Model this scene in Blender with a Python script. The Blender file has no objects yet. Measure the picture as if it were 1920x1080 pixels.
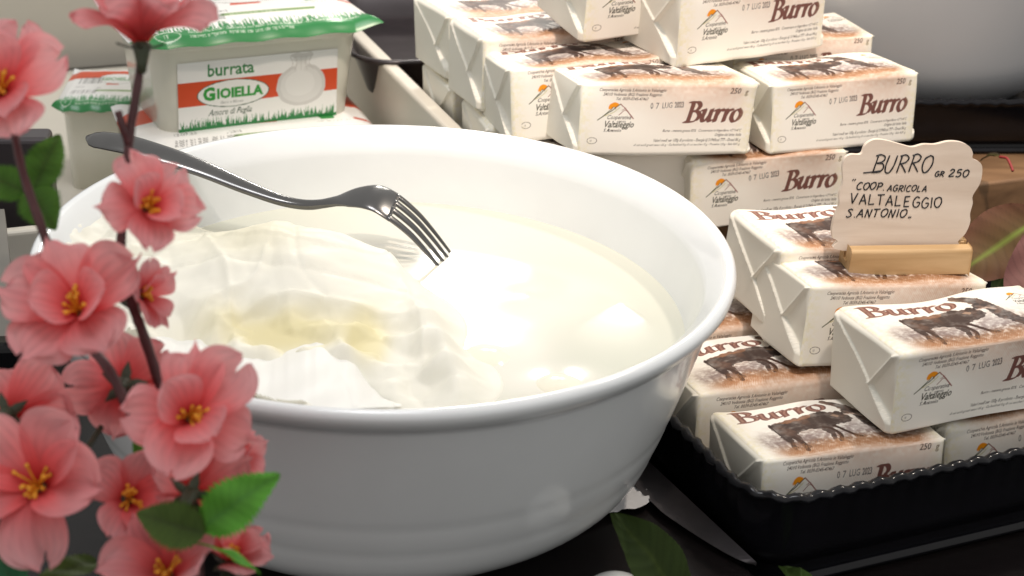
import bpy, math, random
import numpy as np
from mathutils import Vector, Matrix

SC = bpy.context.scene
COL = SC.collection
rad = math.radians

# ------------------------------------------------------------------ camera
FOC, PITCH, ROLL = 3130.9, rad(25.25), rad(2.4934)
_f = np.array([0, math.cos(PITCH), -math.sin(PITCH)])
_r0 = np.array([1.0, 0, 0]); _u0 = np.cross(_r0, _f)
_r = math.cos(ROLL)*_r0 + math.sin(ROLL)*_u0
_u = -math.sin(ROLL)*_r0 + math.cos(ROLL)*_u0
CAM = np.array([0, 0, .51])
cd = bpy.data.cameras.new('camera'); cam = bpy.data.objects.new('camera', cd); COL.objects.link(cam)
cam.matrix_world = Matrix([[_r[i], _u[i], -_f[i], CAM[i]] for i in range(3)] + [[0, 0, 0, 1]])
cd.sensor_width = 36; cd.lens = 36*FOC/1920; cd.clip_start = .02; cd.clip_end = 50
cd.dof.use_dof = True; cd.dof.focus_distance = .86; cd.dof.aperture_fstop = 13; cd.dof.aperture_blades = 7
SC.camera = cam

# ------------------------------------------------------------------ light
world = bpy.data.worlds.new('World'); SC.world = world; world.use_nodes = True
bg = world.node_tree.nodes['Background']
bg.inputs[0].default_value = (1.0, .98, .95, 1); bg.inputs[1].default_value = .56
SC.view_settings.view_transform = 'Standard'; SC.view_settings.look = 'None'
SC.view_settings.exposure = .27; SC.view_settings.gamma = 1; SC.view_settings.use_curve_mapping = False
SC.render.engine = 'CYCLES'
SC.cycles.max_bounces = 8; SC.cycles.diffuse_bounces = 4; SC.cycles.glossy_bounces = 4
SC.cycles.transmission_bounces = 6; SC.cycles.caustics_reflective = False; SC.cycles.caustics_refractive = False
try:
    SC.cycles.use_denoising = True
except Exception:
    pass

def lamp(name, loc, target, size, size_y, power, color):
    ld = bpy.data.lights.new(name, 'AREA'); ld.shape = 'RECTANGLE'; ld.size = size; ld.size_y = size_y
    ld.energy = power; ld.color = color
    o = bpy.data.objects.new(name, ld); COL.objects.link(o); o.location = loc
    d = Vector(target) - Vector(loc); o.rotation_euler = d.to_track_quat('-Z', 'Y').to_euler()
    return o
LIGHTS = [
    ('back_lamp', (-.043, 1.752, .615), (-.03, .83, .15), .115, .036, 1.7, (1, .95, .86)),
    ('second_back_lamp', (.118, 1.74, .60), (.03, .8, .15), .07, .04, .5, (1, .95, .86)),
    ('ceiling_lamp', (-.1, .60, 1.9), (.0, .8, .12), .5, .5, 7.0, (.92, .95, 1)),
]
for L in LIGHTS:
    lamp(*L)
def spot(name, loc, target, cone, blend, power, color, size):
    ld = bpy.data.lights.new(name, 'SPOT'); ld.spot_size = rad(cone); ld.spot_blend = blend; ld.energy = power; ld.color = color; ld.shadow_soft_size = size
    o = bpy.data.objects.new(name, ld); COL.objects.link(o); o.location = loc
    o.rotation_euler = (Vector(target)-Vector(loc)).to_track_quat('-Z', 'Y').to_euler(); return o
spot('key_spot', (.60, 1.25, 1.30), (.10, .86, .16), 36, .9, 24, (1, .88, .75), .045)
spot('front_spot', (.30, .30, 1.75), (.10, 1.03, .17), 25, 1.0, 94, (1, .84, .715), .05)
spot('overhead_spot', (-.16, .86, 1.85), (-.13, .80, .15), 25, .9, 8, (1, .92, .82), .06)

# ------------------------------------------------------------------ helpers
def ray(px, py): return _f + _r*(px-960)/FOC - _u*(py-540)/FOC
def at(px, py, d): return CAM + d*ray(px, py)
def on_z(px, py, z):
    v = ray(px, py); return CAM + v*(z-CAM[2])/v[2]
def on_plane(px, py, p0, n):
    v = ray(px, py); return CAM + v*(np.dot(p0-CAM, n)/np.dot(v, n))
def tag(o, label, cat, group=None):
    o['label'] = label; o['category'] = cat
    if group: o['group'] = group
    return o
def link(o, parent=None):
    COL.objects.link(o)
    if parent is not None: o.parent = parent
    return o
def empty(name, loc=(0, 0, 0), rot=None):
    o = bpy.data.objects.new(name, None); o.empty_display_size = .02; link(o)
    o.location = loc
    if rot is not None: o.rotation_euler = rot
    return o
def build(name, verts, faces, mat, parent=None, smooth=True, col=None, world_to=None):
    """one mesh object out of a vertex array and a face list (or an int array of quads)"""
    verts = np.asarray(verts, np.float32).reshape(-1, 3)
    if world_to is not None:
        m = np.array(world_to.inverted()); verts = (verts @ m[:3, :3].T + m[:3, 3]).astype(np.float32)
    me = bpy.data.meshes.new(name)
    if isinstance(faces, np.ndarray):
        nf = len(faces); me.vertices.add(len(verts)); me.vertices.foreach_set('co', verts.ravel())
        k = faces.shape[1]
        me.loops.add(nf*k); me.loops.foreach_set('vertex_index', faces.astype(np.int32).ravel())
        me.polygons.add(nf); me.polygons.foreach_set('loop_start', np.arange(0, nf*k, k, dtype=np.int32))
        me.update(calc_edges=True)
    else:
        me.from_pydata(verts.tolist(), [], [list(f) for f in faces]); me.update()
    me.polygons.foreach_set('use_smooth', np.full(len(me.polygons), smooth))
    if col is not None:
        a = me.color_attributes.new('tint', 'FLOAT_COLOR', 'POINT')
        c = np.ones((len(verts), 4), np.float32); c[:, :3] = np.asarray(col).reshape(-1, 3)
        a.data.foreach_set('color', c.ravel())
    for m_ in (mat if isinstance(mat, (list, tuple)) else [mat]): me.materials.append(m_)
    return link(bpy.data.objects.new(name, me), parent)
def gridfaces(nu, nv, wu=False, wv=False):
    a = np.arange(nu*nv).reshape(nu, nv)
    if wu: a = np.vstack([a, a[:1]])
    if wv: a = np.hstack([a, a[:, :1]])
    return np.stack([a[:-1, :-1], a[1:, :-1], a[1:, 1:], a[:-1, 1:]], -1).reshape(-1, 4)
def grid(name, P, mat, parent=None, wu=False, wv=False, col=None, smooth=True, world_to=None, keep=None):
    P = np.asarray(P); f = gridfaces(P.shape[0], P.shape[1], wu, wv)
    if keep is not None: f = f[keep]
    return build(name, P.reshape(-1, 3), f, mat, parent, smooth, col, world_to)
def catmull(pts, n=8):
    p = np.asarray(pts, float)
    if len(p) < 3:
        return np.array([p[0] + (p[-1]-p[0])*t for t in np.linspace(0, 1, n+1)])
    q = np.vstack([2*p[0]-p[1], p, 2*p[-1]-p[-2]]); out = []
    for i in range(1, len(q)-2):
        for t in np.linspace(0, 1, n, endpoint=False):
            a, b, c, d = q[i-1:i+3]
            out.append(.5*((2*b)+(c-a)*t+(2*a-5*b+4*c-d)*t*t+(-a+3*b-3*c+d)*t**3))
    out.append(p[-1]); return np.array(out)
def tube(pts, r, n=10, flat=1.0, flat_dir=None, cap=True):
    """swept tube as verts, quad faces; r scalar or per point"""
    p = np.asarray(pts, float); r = np.broadcast_to(np.asarray(r, float), (len(p),))
    t = np.gradient(p, axis=0); t /= np.linalg.norm(t, axis=1)[:, None]+1e-12
    ref = np.array([0.3, .2, 1.0]) if flat_dir is None else np.asarray(flat_dir, float)
    V = []
    for i in range(len(p)):
        a = ref - t[i]*np.dot(ref, t[i]); a /= np.linalg.norm(a); b = np.cross(t[i], a)
        an = np.linspace(0, 2*math.pi, n, endpoint=False)
        V.append(p[i]+r[i]*(np.cos(an)[:, None]*a*flat+np.sin(an)[:, None]*b))
    V = np.array(V)
    if cap:
        V = np.concatenate([np.repeat(p[:1], n, 0)[None], V, np.repeat(p[-1:], n, 0)[None]])
    return V.reshape(-1, 3), gridfaces(len(V), n, False, True)
class Bag:
    def __init__(s): s.v = []; s.f = []; s.n = 0
    def add(s, v, f):
        v = np.asarray(v, float).reshape(-1, 3); s.v.append(v); s.f += [[i+s.n for i in q] for q in np.asarray(f).tolist()] if isinstance(f, np.ndarray) else [[i+s.n for i in q] for q in f]
        s.n += len(v); return s
    def out(s, name, mat, parent=None, smooth=True, world_to=None):
        return build(name, np.vstack(s.v), s.f, mat, parent, smooth, None, world_to)
def lathe(prof, n=96, cx=0, cy=0):
    p = np.asarray(prof, float); an = np.linspace(0, 2*math.pi, n, endpoint=False)
    P = np.stack([cx+p[:, :1]*np.cos(an), cy+p[:, :1]*np.sin(an), np.repeat(p[:, 1:2], n, 1)], -1)
    return P
def bevel_box(sx, sy, sz, b=.002, seg=3):
    """rounded box, origin at the middle of the base"""
    import bmesh
    bm = bmesh.new(); bmesh.ops.create_cube(bm, size=1)
    bmesh.ops.scale(bm, vec=(sx, sy, sz), verts=bm.verts)
    bmesh.ops.translate(bm, vec=(0, 0, sz/2), verts=bm.verts)
    bmesh.ops.bevel(bm, geom=bm.edges[:], offset=b, segments=seg, affect='EDGES', profile=.5)
    v = [tuple(q.co) for q in bm.verts]; f = [[q.index for q in fc.verts] for fc in bm.faces]; bm.free()
    return np.array(v), f
def rotz(v, a):
    c, s = math.cos(a), math.sin(a); v = np.asarray(v, float)
    return np.stack([v[..., 0]*c-v[..., 1]*s, v[..., 0]*s+v[..., 1]*c, v[..., 2]], -1)
def vnoise(h, w, cell, seed):
    g = np.random.RandomState(seed).rand(int(h/cell)+3, int(w/cell)+3)
    y = np.arange(h)/cell; x = np.arange(w)/cell
    yi = y.astype(int); xi = x.astype(int); fy = (y-yi)[:, None]; fx = (x-xi)[None]
    fy = fy*fy*(3-2*fy); fx = fx*fx*(3-2*fx)
    a = g[yi][:, xi]; b = g[yi][:, xi+1]; c = g[yi+1][:, xi]; d = g[yi+1][:, xi+1]
    return (a*(1-fx)+b*fx)*(1-fy)+(c*(1-fx)+d*fx)*fy
def fbm(h, w, cell, seed, o=4):
    s = 0; a = 1; t = 0
    for i in range(o):
        s = s+a*vnoise(h, w, max(cell/2**i, 1.01), seed+i); t += a; a *= .55
    return s/t

# ------------------------------------------------------------------ materials
def mat(name, color=(.8, .8, .8), rough=.5, metal=0, spec=.5, coat=0, attr=False, bump=None, vary=None,
        translucent=0, trans=0, ior=1.45, sss=0, alpha=1, grain=None):
    m = bpy.data.materials.new(name); m.use_nodes = True; nt = m.node_tree; N = nt.nodes; Lk = nt.links
    b = N['Principled BSDF']; out = N['Material Output']
    b.inputs['Roughness'].default_value = rough; b.inputs['Metallic'].default_value = metal
    b.inputs['Specular IOR Level'].default_value = spec; b.inputs['Coat Weight'].default_value = coat
    b.inputs['Coat Roughness'].default_value = .05
    b.inputs['Transmission Weight'].default_value = trans; b.inputs['IOR'].default_value = ior
    b.inputs['Alpha'].default_value = alpha
    if sss:
        b.inputs['Subsurface Weight'].default_value = sss; b.inputs['Subsurface Radius'].default_value = (.6, .4, .25)
        b.inputs['Subsurface Scale'].default_value = .006
    tc = N.new('ShaderNodeTexCoord')
    if attr:
        a = N.new('ShaderNodeAttribute'); a.attribute_name = 'tint'; src = a.outputs['Color']
    else:
        rg = N.new('ShaderNodeRGB'); rg.outputs[0].default_value = (*color, 1); src = rg.outputs[0]
    if vary:                                             # (scale, amount, stretch)
        mp = N.new('ShaderNodeMapping'); mp.inputs['Scale'].default_value = vary[2] if len(vary) > 2 else (1, 1, 1)
        Lk.new(tc.outputs['Object'], mp.inputs[0])
        nz = N.new('ShaderNodeTexNoise'); nz.inputs['Scale'].default_value = vary[0]; nz.inputs['Detail'].default_value = 6
        Lk.new(mp.outputs[0], nz.inputs[0])
        mr = N.new('ShaderNodeMapRange'); mr.inputs[1].default_value = .25; mr.inputs[2].default_value = .75
        mr.inputs[3].default_value = 1-vary[1]; mr.inputs[4].default_value = 1+vary[1]
        Lk.new(nz.outputs[0], mr.inputs[0])
        mx = N.new('ShaderNodeVectorMath'); mx.operation = 'SCALE'; Lk.new(src, mx.inputs[0]); Lk.new(mr.outputs[0], mx.inputs['Scale'])
        src = mx.outputs[0]
    Lk.new(src, b.inputs['Base Color'])
    if bump:                                             # (scale, strength, distance)
        nz = N.new('ShaderNodeTexNoise'); nz.inputs['Scale'].default_value = bump[0]; nz.inputs['Detail'].default_value = 5
        Lk.new(tc.outputs['Object'], nz.inputs[0])
        bp = N.new('ShaderNodeBump'); bp.inputs['Strength'].default_value = bump[1]; bp.inputs['Distance'].default_value = bump[2]
        Lk.new(nz.outputs[0], bp.inputs['Height']); Lk.new(bp.outputs[0], b.inputs['Normal'])
    if translucent:
        tr = N.new('ShaderNodeBsdfTranslucent'); Lk.new(src, tr.inputs[0])
        ms = N.new('ShaderNodeMixShader'); ms.inputs[0].default_value = translucent
        Lk.new(b.outputs[0], ms.inputs[1]); Lk.new(tr.outputs[0], ms.inputs[2]); Lk.new(ms.outputs[0], out.inputs[0])
    return m
def wood(name, c1, c2, scale=18, axis=(1, 9, 9), rough=.55):
    m = bpy.data.materials.new(name); m.use_nodes = True; nt = m.node_tree; N = nt.nodes; Lk = nt.links
    b = N['Principled BSDF']; b.inputs['Roughness'].default_value = rough
    tc = N.new('ShaderNodeTexCoord'); mp = N.new('ShaderNodeMapping'); mp.inputs['Scale'].default_value = axis
    Lk.new(tc.outputs['Object'], mp.inputs[0])
    nz = N.new('ShaderNodeTexNoise'); nz.inputs['Scale'].default_value = scale; nz.inputs['Detail'].default_value = 7; nz.inputs['Distortion'].default_value = .6
    Lk.new(mp.outputs[0], nz.inputs[0])
    rp = N.new('ShaderNodeValToRGB'); rp.color_ramp.elements[0].position = .3; rp.color_ramp.elements[0].color = (*c1, 1)
    rp.color_ramp.elements[1].position = .7; rp.color_ramp.elements[1].color = (*c2, 1)
    Lk.new(nz.outputs[0], rp.inputs[0]); Lk.new(rp.outputs[0], b.inputs['Base Color'])
    bp = N.new('ShaderNodeBump'); bp.inputs['Strength'].default_value = .25; bp.inputs['Distance'].default_value = .0006
    Lk.new(nz.outputs[0], bp.inputs['Height']); Lk.new(bp.outputs[0], b.inputs['Normal'])
    return m

M = dict(
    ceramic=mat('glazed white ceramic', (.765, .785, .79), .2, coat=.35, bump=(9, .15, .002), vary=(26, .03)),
    ceramic_shaded=mat('white ceramic with shade in colour', (.56, .56, .57), .3, coat=.3, bump=(9, .1, .002), vary=(5, .1)),  # white back bowl, its shade put into a greyer base colour
    whey=mat('milky whey', rough=.08, attr=True, spec=.45, bump=(24, .08, .001)),
    cheese=mat('fresh cheese', (.82, .76, .52), .35, bump=(60, .25, .001), vary=(40, .05), sss=.25),
    mozz=mat('mozzarella skin', (.83, .79, .66), .14, coat=.5, bump=(40, .1, .0008)),
    film=mat('white wrapping film', rough=.5, attr=True, spec=.28, translucent=.15, bump=(120, .15, .0005)),
    steel=mat('polished steel', (.15, .148, .147), .22, metal=1, bump=(60, .03, .0005), vary=(50, .12)),
    print=mat('printed butter paper', rough=.5, attr=True, spec=.4, bump=(420, .10, .0004)),
    label=mat('printed glossy label', rough=.28, attr=True, spec=.5),
    black=mat('glossy black glaze', (.006, .006, .008), .2, coat=.05, spec=.3, bump=(30, .12, .001), vary=(30, .3)),
    table=mat('black lacquered counter', (.009, .007, .007), .26, spec=.3, bump=(16, .2, .001), vary=(60, .4, (1, 12, 1))),
    binw=mat('cream plastic bin', (.62, .58, .50), .4, vary=(8, .05), bump=(60, .05, .0005)),
    tub=mat('cloudy tub plastic', (.84, .83, .73), .22, coat=.3, vary=(20, .05), translucent=.2),
    panel=mat('brown grey back panel', (.20, .17, .14), .5, vary=(6, .15)),
    greyp=mat('grey plastic', (.16, .15, .13), .45, vary=(20, .2)),
    darkm=mat('dark enamelled metal', (.05, .042, .045), .28, metal=.3, vary=(30, .25), bump=(40, .1, .001)),
    blade=mat('dull knife steel', (.11, .10, .105), .34, metal=.7, vary=(60, .2)),
    handle=mat('black knife handle', (.01, .01, .01), .4),
    petal=mat('dyed silk petal', rough=.75, attr=True, spec=.15, translucent=.5, bump=(700, .25, .0004)),
    leaf=mat('printed silk leaf', rough=.55, attr=True, spec=.25, translucent=.15, bump=(500, .2, .0004)),
    stem=mat('brown plastic stem', (.085, .030, .032), .45, vary=(150, .3), bump=(300, .3, .0006)),
    calyx=mat('dull green plastic', (.045, .055, .03), .5, vary=(80, .3)),
    stamen=mat('orange stamen plastic', (.78, .36, .03), .4, vary=(100, .2)),
    pine=wood('pale plywood', (.60, .49, .395), (.76, .655, .555), 14, (1, 1, 8), .6),
    stand=wood('light sanded wood', (.44, .27, .115), (.62, .42, .22), 16, (1, 8, 8)),
    riser=wood('brown stained wood', (.15, .080, .038), (.30, .17, .085), 10, (1, 6, 6)),
    ink=mat('black marker ink', (.012, .011, .014), .4),
    paper=mat('soft white paper', (.72, .71, .72), .8, bump=(60, .6, .002)),
    glass=mat('clear lid plastic', (.75, .77, .77), .08, spec=.5, coat=.5, vary=(20, .1)),
    leafy=mat('fresh leaf', rough=.62, attr=True, spec=.2, bump=(160, .2, .0006)),
)

# ------------------------------------------------------------------ print canvas
_font_cache = {}
def text_tris(body, bold=0):
    k = (body, bold)
    if k not in _font_cache:
        cu = bpy.data.curves.new('t', 'FONT'); cu.body = body; cu.size = 1; cu.offset = bold; cu.resolution_u = 2
        o = bpy.data.objects.new('t', cu); COL.objects.link(o)
        dg = bpy.context.evaluated_depsgraph_get(); dg.update()
        me = bpy.data.meshes.new_from_object(o.evaluated_get(dg)); me.calc_loop_triangles()
        v = np.array([q.co[:2] for q in me.vertices]); t = np.array([q.vertices[:] for q in me.loop_triangles])
        bpy.data.objects.remove(o); bpy.data.curves.remove(cu); bpy.data.meshes.remove(me)
        _font_cache[k] = v[t] if len(t) else np.zeros((0, 3, 2))
    return _font_cache[k]
class Canvas:
    """ink laid down in millimetres; y upwards"""
    def __init__(s, w, h, res=8, base=(.8, .77, .7)):
        s.w, s.h, s.res = w, h, res; s.W, s.H = int(w*res), int(h*res)
        s.c = np.empty((s.H, s.W, 3), np.float32); s.c[:] = base
        s.yy, s.xx = np.mgrid[0:s.H, 0:s.W]; s.xx = (s.xx+.5)/res; s.yy = (s.yy+.5)/res; s.wx = s.wy = None
    def ink(s, mask, color, a=1.0, sl=np.s_[:, :]):
        m = (mask*a)[..., None].astype(np.float32); s.c[sl] = s.c[sl]*(1-m)+np.asarray(color, np.float32)*m
    def box(s, x0, y0, x1, y1):
        r = s.res
        return np.s_[max(0, int(y0*r)-1):max(0, min(s.H, int(y1*r)+2)), max(0, int(x0*r)-1):max(0, min(s.W, int(x1*r)+2))]
    def poly(s, pts, color, a=1.0, tex=None, smooth=0):
        p = catmull(list(pts)+[pts[0]], smooth) if smooth else np.asarray(pts, float)
        sl = s.box(*(p.min(0)-1), *(p.max(0)+1)); x = s.xx[sl]; y = s.yy[sl]
        if s.wx is not None: x = x+s.wx[sl]; y = y+s.wy[sl]
        ins = np.zeros(x.shape, bool)
        q = np.roll(p, -1, 0)
        for (x0, y0), (x1, y1) in zip(p, q):
            if y0 == y1: continue
            ins ^= ((y0 > y) != (y1 > y)) & (x < (x1-x0)*(y-y0)/(y1-y0)+x0)
        m = ins.astype(float)
        if tex is not None: m = m*tex[sl]
        s.ink(m, color, a, sl)
    def stroke(s, pts, w, color, a=1.0):
        p = np.asarray(pts, float)
        for A, B in zip(p[:-1], p[1:]):
            lo = np.minimum(A, B)-w; hi = np.maximum(A, B)+w; sl = s.box(*lo, *hi)
            x = s.xx[sl]; y = s.yy[sl]
            if x.size == 0: continue
            d = B-A; L = d@d+1e-9; t = np.clip(((x-A[0])*d[0]+(y-A[1])*d[1])/L, 0, 1)
            m = np.hypot(x-A[0]-t*d[0], y-A[1]-t*d[1]) < w/2
            s.ink(m.astype(float), color, a, sl)
    def nib(s, pts, w, t, ang, color):
        """broad-nib pen stroke: thick one way, thin the other"""
        p = catmull(pts, 14); nx, ny = math.cos(ang), math.sin(ang)
        for P in p:
            A = P-np.array([nx, ny])*w/2; B = P+np.array([nx, ny])*w/2; s.stroke([A, B], t, color)
    def text(s, body, x, y, size, color, sx=1.0, shear=0, bold=0, align='l', a=1.0, rot=0):
        T = text_tris(body, bold).copy()
        if not len(T): return
        T[..., 0] = T[..., 0]*sx+T[..., 1]*shear; T *= size
        wd = T[..., 0].max()
        if align == 'c': T[..., 0] -= wd/2
        if align == 'r': T[..., 0] -= wd
        c, sn = math.cos(rot), math.sin(rot)
        T = np.stack([T[..., 0]*c-T[..., 1]*sn+x, T[..., 0]*sn+T[..., 1]*c+y], -1)
        for A, B, C in T:
            lo = np.minimum(np.minimum(A, B), C); hi = np.maximum(np.maximum(A, B), C); sl = s.box(*lo, *hi)
            X = s.xx[sl]; Y = s.yy[sl]
            if X.size == 0: continue
            def e(P, Q): return (Q[0]-P[0])*(Y-P[1])-(Q[1]-P[1])*(X-P[0])
            a1, b1, c1 = e(A, B), e(B, C), e(C, A)
            m = ((a1 >= 0) & (b1 >= 0) & (c1 >= 0)) | ((a1 <= 0) & (b1 <= 0) & (c1 <= 0))
            s.ink(m.astype(float), color, a, sl)
    def sample(s, u, v):
        """box-filtered colours at normalised u (0..1), v (0..1)"""
        k = 2; c = s.c[:s.H//k*k, :s.W//k*k].reshape(s.H//k, k, s.W//k, k, 3).mean((1, 3))
        yi = np.clip((v*c.shape[0]).astype(int), 0, c.shape[0]-1); xi = np.clip((u*c.shape[1]).astype(int), 0, c.shape[1]-1)
        return c[yi, xi]

GLYPH = {
    'B': [[(.02, .0), (.13, .01), (.16, .2), (.16, .8), (.13, .98), (.03, 1)], [(.0, 1), (.2, 1), (.42, .98), (.55, .8), (.45, .6), (.2, .54)],
          [(.2, .54), (.5, .52), (.66, .32), (.56, .08), (.3, 0), (.0, 0)]],
    'u': [[(.0, .56), (.1, .63), (.14, .55), (.11, .2), (.2, .03), (.34, .08), (.48, .35)], [(.5, .63), (.48, .2), (.54, .02), (.66, .10)]],
    'r': [[(.0, .56), (.1, .63), (.13, .5), (.12, .02)], [(.13, .3), (.2, .5), (.32, .63), (.42, .58)]],
    'o': [[(.26, .63), (.06, .5), (.03, .2), (.2, .0), (.40, .12), (.47, .42), (.30, .63), (.24, .62)]],
}
ADV = dict(B=.74, u=.70, r=.47, o=.5)
def burro(cv, x, y, h, w, slant, color, inner=None, nibw=.17, rot=0):
    cx = 0
    for ch in 'Burro':
        for st in GLYPH[ch]:
            p = np.array(st, float); p = np.stack([(p[:, 0]+cx)*w+p[:, 1]*slant, p[:, 1]], -1)*h
            c, s = math.cos(rot), math.sin(rot); p = np.stack([p[:, 0]*c-p[:, 1]*s+x, p[:, 0]*s+p[:, 1]*c+y], -1)
            cv.nib(p, nibw*h*w, .055*h, rad(18), color)
            if inner is not None: cv.nib(p, nibw*h*w*.35, .03*h, rad(18), inner)
        cx += ADV[ch]
BROWN = (.26, .135, .112); DARK = (.055, .036, .03); SEPIA = (.36, .17, .085)
def logo(cv, x, y, k):
    G = (.16, .17, .10); R = (.33, .10, .08); O = (.83, .38, .03)
    an = np.linspace(-.3, math.pi+.25, 24)
    cv.poly([(x+k*(9.2+3.4*math.cos(a)), y+k*(11+3.4*math.sin(a))) for a in an], O)
    cv.poly([(x+k*a, y+k*b) for a, b in ((5.8, 8.2), (8.6, 11.6), (10, 10.6), (12.6, 13.2), (15, 9), (9, 8))], (.8, .77, .7))
    for pts, c, w in (([(0, 3.5), (4, 6.6), (8, 9.6), (12.6, 13.4)], G, .55), ([(2, 5.2), (5.6, 8.4), (8.6, 11.6), (10, 10.2)], G, .35), ([(4, 6), (9, 8.4), (12, 11)], (.55, .5, .2), .3),
                      ([(12.6, 13.4), (16, 10), (20.5, 4.5)], R, .6), ([(12, 6.6), (15, 9.6), (17, 9.2)], R, .3), ([(13.5, 9.6), (16, 10.8)], R, .25)):
        cv.stroke([(x+k*a, y+k*b) for a, b in pts], w*k, c)
    cv.text('Cooperativa', x+k*5, y+k*4.1, 3.5*k, DARK, .8, .3, .01)
    cv.text('agricola', x+k*11, y+k*1.9, 2.1*k, DARK, .8, .3, 0)
    cv.text('Valtaleggio', x+k*3.6, y-k*.9, 5.4*k, (.07, .07, .04), .74, .25, .02)
    cv.text('S.Antonio', x+k*3.6, y-k*3.9, 3.2*k, DARK, .8, .3, .015)

PW, PH, PD = 104., 46., 59.
def butter_canvas(var=0):
    rv = random.Random(var); sx_, sy_, sr_ = rv.uniform(-1.6, 1.6), rv.uniform(-1.2, 1.2), rv.uniform(.0, .11); fade = rv.uniform(.6, 1)
    cv = Canvas(PW, PH+PD, 8, (.845, .81, .74)); H, W = cv.H, cv.W
    x, y = cv.xx, cv.yy; n1 = fbm(H, W, 60, 3); n2 = fbm(H, W, 14, 11); n3 = vnoise(H, W, 3, 8)
    # diagonal pencil hatching of sepia on the front, stronger to the right
    hat = (np.sin((x*1.0+y*.75)*5.2+n1*9)*.5+.5)*(.35+.65*n2)
    fr = np.clip((x-34)/30, 0, 1)*np.clip((PH-y+4)/6, 0, 1)*np.clip((y-12)/14, 0, 1)*np.clip((104-x)/9, 0, 1)
    cv.ink(np.clip(hat*fr, 0, 1), (.62, .34, .23), .50)
    fr2 = np.clip((y-26)/14, 0, 1)*(y < PH+1)*np.clip((x-12)/20, 0, 1)*np.clip((100-x)/10, 0, 1)
    cv.ink(np.clip(fr2*(.25+.75*n2), 0, 1), (.64, .39, .25), .36)
    # straw-coloured ground running over the edge
    t0 = PH
    band = np.exp(-((y-(t0+4.5+2.5*n1))/6.8)**2)*np.clip((x-6)/14, 0, 1)*np.clip((102-x)/14, 0, 1)
    straw = np.clip(.35+1.1*(n2-.35)+.35*(np.sin((x*1.6-y*.9)*4.3+n1*12)), 0, 1)
    cv.ink(np.clip(band*(.55+.65*straw), 0, 1), (.46, .225, .09), .95)
    mid = np.exp(-((y-(t0+16+5*n1))/11)**2)*np.clip((x-8)/22, 0, 1)*np.clip((103-x)/12, 0, 1)
    cv.ink(np.clip(mid*np.clip((n2-.22)*1.9, 0, 1), 0, 1), (.31, .21, .165), .9)
    dk = np.exp(-((y-(t0+11+3*n1))/4.5)**2)*np.clip((x-10)/14, 0, 1)*np.clip((101-x)/24, 0, 1)
    cv.ink(np.clip(dk*np.clip((n2-.32)*3, 0, 1), 0, 1), (.17, .105, .075), .85)
    # grey bush on the left and haze on the right
    for cx, cy, rx, ry, c, a in ((15, t0+19, 9, 8, (.30, .225, .20), .85), (27, t0+15, 13, 6, (.27, .22, .22), .8), (50, t0+17, 16, 6.5, (.42, .37, .36), .75), (84, t0+15, 17, 6, (.36, .33, .34), .6), (66, t0+22, 9, 7, (.46, .42, .42), .5)):
        g = np.exp(-(((x-cx)/rx)**2+((y-cy)/ry)**2)**1.3)
        cv.ink(np.clip(g*(.35+1.2*(n2-.25)), 0, 1), c, a)
    cv.wx = (fbm(H, W, 22, 91, 3)-.5)*3.0; cv.wy = (fbm(H, W, 18, 95, 3)-.5)*2.6
    def U(pts): return [(u*PW, t0+v*PD) for u, v in pts]
    fur = np.clip(.55+1.1*(fbm(H, W, 9, 40)-.3), 0, 1)
    cow = U([(.195, .60), (.24, .615), (.32, .64), (.40, .655), (.46, .665), (.50, .70), (.54, .66), (.585, .67), (.62, .63), (.625, .56), (.635, .51), (.60, .455), (.565, .44),
             (.53, .43), (.50, .40), (.475, .35), (.465, .26), (.447, .17), (.425, .18), (.437, .29), (.425, .38), (.38, .405), (.32, .40), (.29, .36), (.285, .27), (.30, .14),
             (.265, .12), (.26, .24), (.245, .33), (.235, .22), (.225, .12), (.20, .14), (.215, .28), (.20, .40), (.19, .50)])
    cv.poly(cow, (.075, .042, .034), .95, np.clip(.72+1.0*(fbm(H, W, 40, 61)-.30), 0, 1))
    cv.poly(cow, (.28, .17, .12), .45, np.clip((fbm(H, W, 44, 51)-.46)*4.5, 0, 1))
    cv.poly(U([(.22, .605), (.32, .635), (.45, .655), (.43, .60), (.30, .58)]), (.46, .25, .14), .65, fur)
    cv.poly(U([(.53, .585), (.56, .60), (.575, .575), (.55, .555)]), (.55, .40, .30), .7)
    cv.stroke(U([(.20, .58), (.205, .42), (.225, .25), (.235, .16)]), .7, (.07, .04, .035))
    for leg in ([(.44, .40), (.47, .36), (.485, .24), (.46, .15)], [(.50, .40), (.53, .30), (.56, .21), (.585, .19)], [(.26, .34), (.28, .22), (.27, .10)]):
        cv.stroke(catmull(U(leg), 6), 2.3, (.10, .055, .04), .9)
    man = U([(.555, .885), (.575, .93), (.61, .915), (.64, .86), (.675, .82), (.705, .72), (.735, .56), (.76, .40), (.80, .27), (.815, .20), (.77, .19), (.725, .24), (.69, .34),
             (.655, .44), (.665, .53), (.655, .60), (.62, .62), (.60, .585), (.625, .70), (.61, .77), (.58, .83)])
    cv.poly(man, (.07, .045, .040), .93, np.clip(.7+1.1*(fbm(H, W, 34, 63)-.30), 0, 1))
    cv.poly(man, (.34, .22, .16), .5, np.clip((fbm(H, W, 30, 77)-.48)*5, 0, 1))
    cv.stroke(U([(.62, .60), (.67, .61), (.70, .56)]), 1.5, (.62, .50, .42), .7)
    cv.wx = cv.wy = None
    gr = np.exp(-((y-(t0+8+3*n1))/4.6)**2)*np.clip((x-8)/14, 0, 1)*np.clip((100-x)/14, 0, 1)
    cv.ink(np.clip(gr*(np.sin((x*1.9-y*1.1)*4.1+n2*16)*.5+.5)*np.clip((n2-.3)*4, 0, 1), 0, 1), (.46, .26, .125), .95)
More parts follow.
